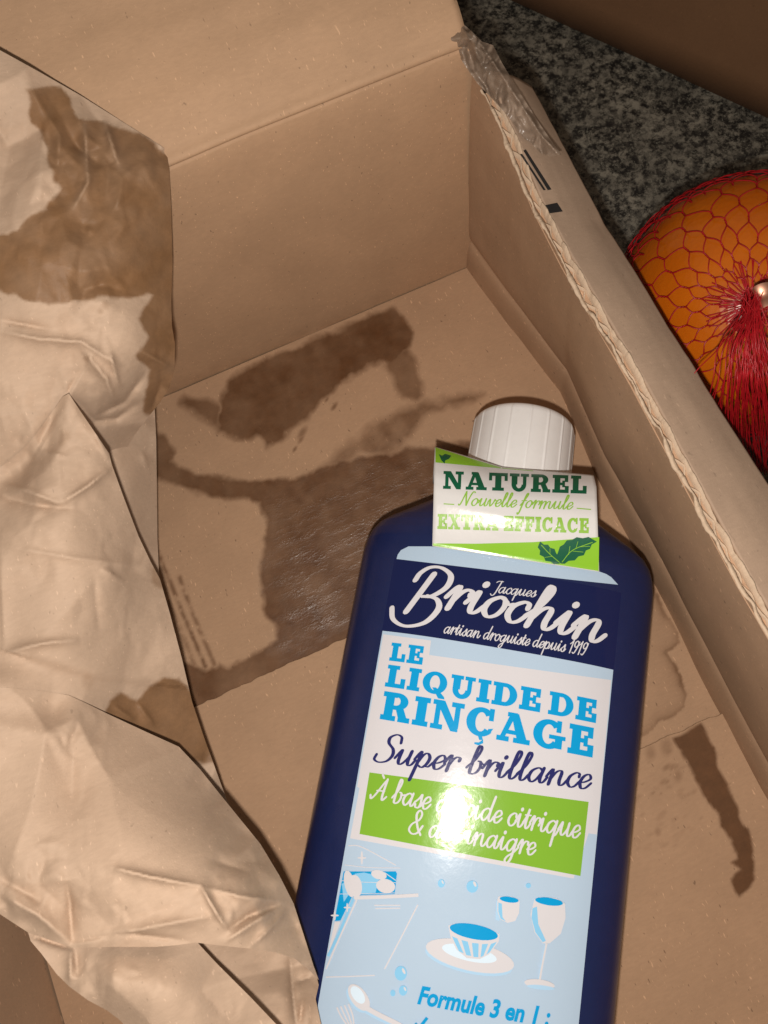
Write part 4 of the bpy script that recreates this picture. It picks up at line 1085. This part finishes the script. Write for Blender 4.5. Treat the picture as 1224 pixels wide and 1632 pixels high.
for i, (v, p, f) in enumerate(parts):
    w = np.zeros(len(v))
    if i == 0:
        w = stain(v[:, 0], v[:, 1], P_wet, 2.5, 9)
        w *= .92 + .14 * fbm(v[:, 0] / 45, v[:, 1] / 45, 6)
        for lin in ([(135, 195), (140, 290), (118, 330)], [(165, 190), (190, 265)]):
            w *= 1 - .28 * np.exp(-seg_dist(v[:, 0], v[:, 1], lin) / 6)
        for sx, sy, r in ((168, 486, 7), (160, 496, 5), (138, 571, 5), (98, 640, 3)):
            w = np.maximum(w, .35 * np.clip(1.4 - np.hypot(v[:, 0] - sx, v[:, 1] - sy) / r, 0, 1))
    elif i == 1:
        w = np.maximum(.95 * stain(v[:, 0], v[:, 1], P_wet2, 2.5, 8), .5 * stain(v[:, 0], v[:, 1], P_wet3, 3, 5))
        for sx, sy, r in ((103, 695, 7), (100, 705, 6), (140, 1085, 8)):
            w = np.maximum(w, .22 * np.clip(1.6 - np.hypot(v[:, 0] - sx, (v[:, 1] - sy) * .7) / r, 0, 1))
    allV.append(p); allF.append(f + n0); n0 += len(p); wetA.append(np.clip(w, 0, 1))
P_all = np.concatenate(allV); F_all = np.concatenate(allF); wet_all = np.concatenate(wetA)
pap = mk('packing_paper', P_all, F_all, M_paper, None, attrs={'wet': wet_all, 'pool': wet_all * 0})
pap['label'] = 'crumpled sheet of brown kraft packing paper with dark wet patches'; pap['category'] = 'paper'

# ------------------------------------------------------------------ net bag of oranges
def orange_mat():
    m, nt, b = new_mat('orange_peel'); N = NB(nt)
    co = N.n('ShaderNodeTexCoord').outputs['Object']
    N.l(N.ramp(N.noise(co, 30, 3), .3, .7, (.40, .080, .002, 1), (.50, .120, .004, 1)), b.inputs['Base Color'])
    b.inputs['Roughness'].default_value = .24; b.inputs['Subsurface Weight'].default_value = .08; b.inputs['Subsurface Radius'].default_value = (.004, .002, .001)
    bp = N.n('ShaderNodeBump'); bp.inputs['Distance'].default_value = .00014; bp.inputs['Strength'].default_value = .5
    v = N.n('ShaderNodeTexVoronoi'); v.inputs['Scale'].default_value = 520; N.l(co, v.inputs['Vector'])
    N.l(v.outputs['Distance'], bp.inputs['Height']); N.l(bp.outputs[0], b.inputs['Normal'])
    return m
M_orange = orange_mat()
M_stem = plain('orange_stem', (.10, .11, .03), .7)
def orange(c, R, label, tilt):
    o = empty('orange', (c[0], c[1], c[2] - R * .98), label, 'orange')
    nu, nv = 64, 33
    V = []
    for j in range(nv):
        a = math.pi * j / (nv - 1)
        for i in range(nu):
            p = 2 * math.pi * i / nu
            r = R * (1 + .006 * math.sin(3 * p + c[0] * 90) * math.sin(a) - .05 * math.exp(-(a / .16) ** 2) - .02 * math.exp(-((math.pi - a) / .2) ** 2))
            V.append((r * math.sin(a) * math.cos(p), r * math.sin(a) * math.sin(p), r * .98 * math.cos(a)))
    V = np.array(V); ct, st = math.cos(tilt), math.sin(tilt)
    M = np.array([[ct, 0, st], [0, 1, 0], [-st, 0, ct]])
    V = V @ M.T
    mk('peel', V + c, grid_faces(nu, nv, True), M_orange, o)
    th = np.linspace(0, 2 * math.pi, 10, endpoint=False)
    sv = np.array([[r * math.cos(t) * (1 + .25 * math.cos(5 * t)), r * math.sin(t) * (1 + .25 * math.cos(5 * t)), z] for (r, z) in ((.0032, R * .925), (.0030, R * .945), (.0012, R * .95)) for t in th])
    mk('stem', sv @ M.T + c, grid_faces(10, 3, True), M_stem, o)
    return o
C1 = W(1181, 492, .037); R1 = .0428; C1[2] = .0365
C2 = np.array([C1[0] + .046, C1[1] - .072, .0335]); R2 = .0395
orange(C1, R1, 'orange in the red net bag right beside the box wall', 1.9)
orange(C2, R2, 'orange in the red net bag under the gathered red strands', 2.6)

def net_mat():
    m, nt, b = new_mat('red_net'); N = NB(nt)
    co = N.n('ShaderNodeTexCoord').outputs['Object']
    N.l(N.ramp(N.noise(co, 500, 3), .3, .7, (.26, .003, .006, 1), (.42, .006, .012, 1)), b.inputs['Base Color'])
    b.inputs['Roughness'].default_value = .42
    return m
M_net = net_mat()
K = W(1203, 480, .084)
bag = empty('net_bag', (C1[0] + .02, C1[1] - .03, -.0055), 'red plastic net bag gathered by a copper clip around the oranges', 'bag')
paths = []
r_ = np.random.default_rng(3)
def net_on(C, R, ax, NS, rings, spin=0.0):
    """knitted net: short twisted joints on each ring, single strands running on to the next ring"""
    ax = ax / np.linalg.norm(ax); e1 = np.cross(ax, [0.2, .9, .1]); e1 /= np.linalg.norm(e1); e2 = np.cross(ax, e1)
    sc = np.array([1, 1, 1.0])
    def pt(t, ph_, lift): 
        n_ = ax * math.cos(t) + (e1 * math.cos(ph_) + e2 * math.sin(ph_)) * math.sin(t)
        return C + n_ * sc * (R * 1.008 + lift)
    node = {}
    for k, th_ in enumerate(rings):
        for i in range(NS):
            node[k, i] = (th_ + r_.normal(0, .012), 2 * math.pi * (i + (.5 if k % 2 else 0)) / NS + spin + r_.normal(0, .016) + .05 * math.sin(k * .9 + i * .7))
    for k in range(len(rings)):
        for i in range(NS):
            t, p = node[k, i]
            sp = (rings[k] - rings[k - 1] if k else rings[1] - rings[0]); d = .16 * sp
            for q_ in (-1, 1):          # twisted joint
                paths.append(np.array([pt(t + u_ * d, p + q_ * .006 * math.sin(u_ * 3.1), .0005 + .0002 * q_ * math.cos(u_ * 3.1)) for u_ in np.linspace(-1, 1, 6)]))
            if k + 1 < len(rings):
                j = (i + (1 if k % 2 else -1)) % NS
                sp2 = rings[k + 1] - rings[k]
                for tgt in (node[k + 1, i], node[k + 1, j]):
                    dp = (tgt[1] - p + math.pi) % (2 * math.pi) - math.pi
                    t0 = t + d; t1 = tgt[0] - .16 * sp2
                    cur = r_.normal(0, .10)
                    paths.append(np.array([pt(t0 + (t1 - t0) * u_, p + dp * (u_ * u_ * (3 - 2 * u_) + cur * u_ * (1 - u_)), .0004 + .0005 * math.sin(u_ * math.pi)) for u_ in np.linspace(0, 1, 7)]))
ax1 = K - C1
net_on(C1, R1, ax1, 22, [.06, .13, .22, .33, .46, .61, .78, .96, 1.15, 1.35, 1.56, 1.78, 2.0, 2.25])
net_on(C1, R1 * 1.008, ax1 + np.array([.004, .006, 0]), 30, [.95, 1.1, 1.26, 1.43, 1.61, 1.8, 2.0, 2.2], .35)
net_on(C2, R2, K - C2, 28, [.3, .45, .6, .76, .93, 1.1, 1.3, 1.5, 1.72, 1.95, 2.2], .2)
for i in range(60):           # gathered strands that rise from the net to the clip
    a = r_.uniform(0, 2 * math.pi); ax = ax1 / np.linalg.norm(ax1); e1 = np.cross(ax, [0, 1, 0]); e1 /= np.linalg.norm(e1); e2 = np.cross(ax, e1)
    t = r_.choice([.20, .30])
    pts = []
    for k in np.linspace(1, .12, 5):
        n_ = ax * math.cos(t * k) + (e1 * math.cos(a + .08 * (1 - k) * math.sin(i)) + e2 * math.sin(a + .08 * (1 - k) * math.sin(i))) * math.sin(t * k)
        pts.append(C1 + n_ * (R1 * 1.012 + .0012 * (1 - k)))
    pts.append(K + r_.normal(0, .0012, 3))
    paths.append(catmull(pts, 4))
V, Fc = tubes(paths, .00020, 4)
mk('net', V, Fc, M_net, bag)
tail = []
for i in range(80):
    s = r_.normal(0, 1.15); b0 = r_.normal(0, .0018, 3); wv_ = r_.normal(0, 5, 4)
    pts = [K + b0 + np.array([0, 0, .002])]
    for (yy_, xx_, sp_, zz_) in ((545, 1195, 18, .0855), (610, 1197, 28, .080), (680, 1201, 36, .062), (752, 1208, 40, .032)):
        q_ = wv_[len(pts) - 1]
        pts.append(W(xx_ + sp_ * s + q_, yy_ + 3 * r_.normal(), zz_ + .0014 * r_.normal()))
    tail.append(catmull(pts, 5))
V, Fc = tubes(tail, .00015, 4)
mk('tail', V, Fc, M_net, bag, label='gathered loose red strands of the net below the clip')
# copper clip: folded strip round the gathered net
M_copper = plain('copper_clip', (.85, .47, .33), .5, metal=1.0)
KC = W(1220, 474, .087); cd = W(1212, 452, .087) - KC; cd /= np.linalg.norm(cd); cn = np.array([0, 0, 1.0]); cs = np.cross(cd, cn)
V = []
for s in (-.5, -.17, -.12, .12, .17, .5):
    for a in np.linspace(0, 2 * math.pi, 20, endpoint=False):
        rr = .0020 * (1 + .0 * a) - (.0005 if abs(s) < .15 else 0)
        V.append(KC + cd * s * .0070 + cs * math.cos(a) * rr * 1.25 + cn * math.sin(a) * rr)
mk('clip', np.array(V), grid_faces(20, 6, True), M_copper, bag, label='small copper coloured metal clip')
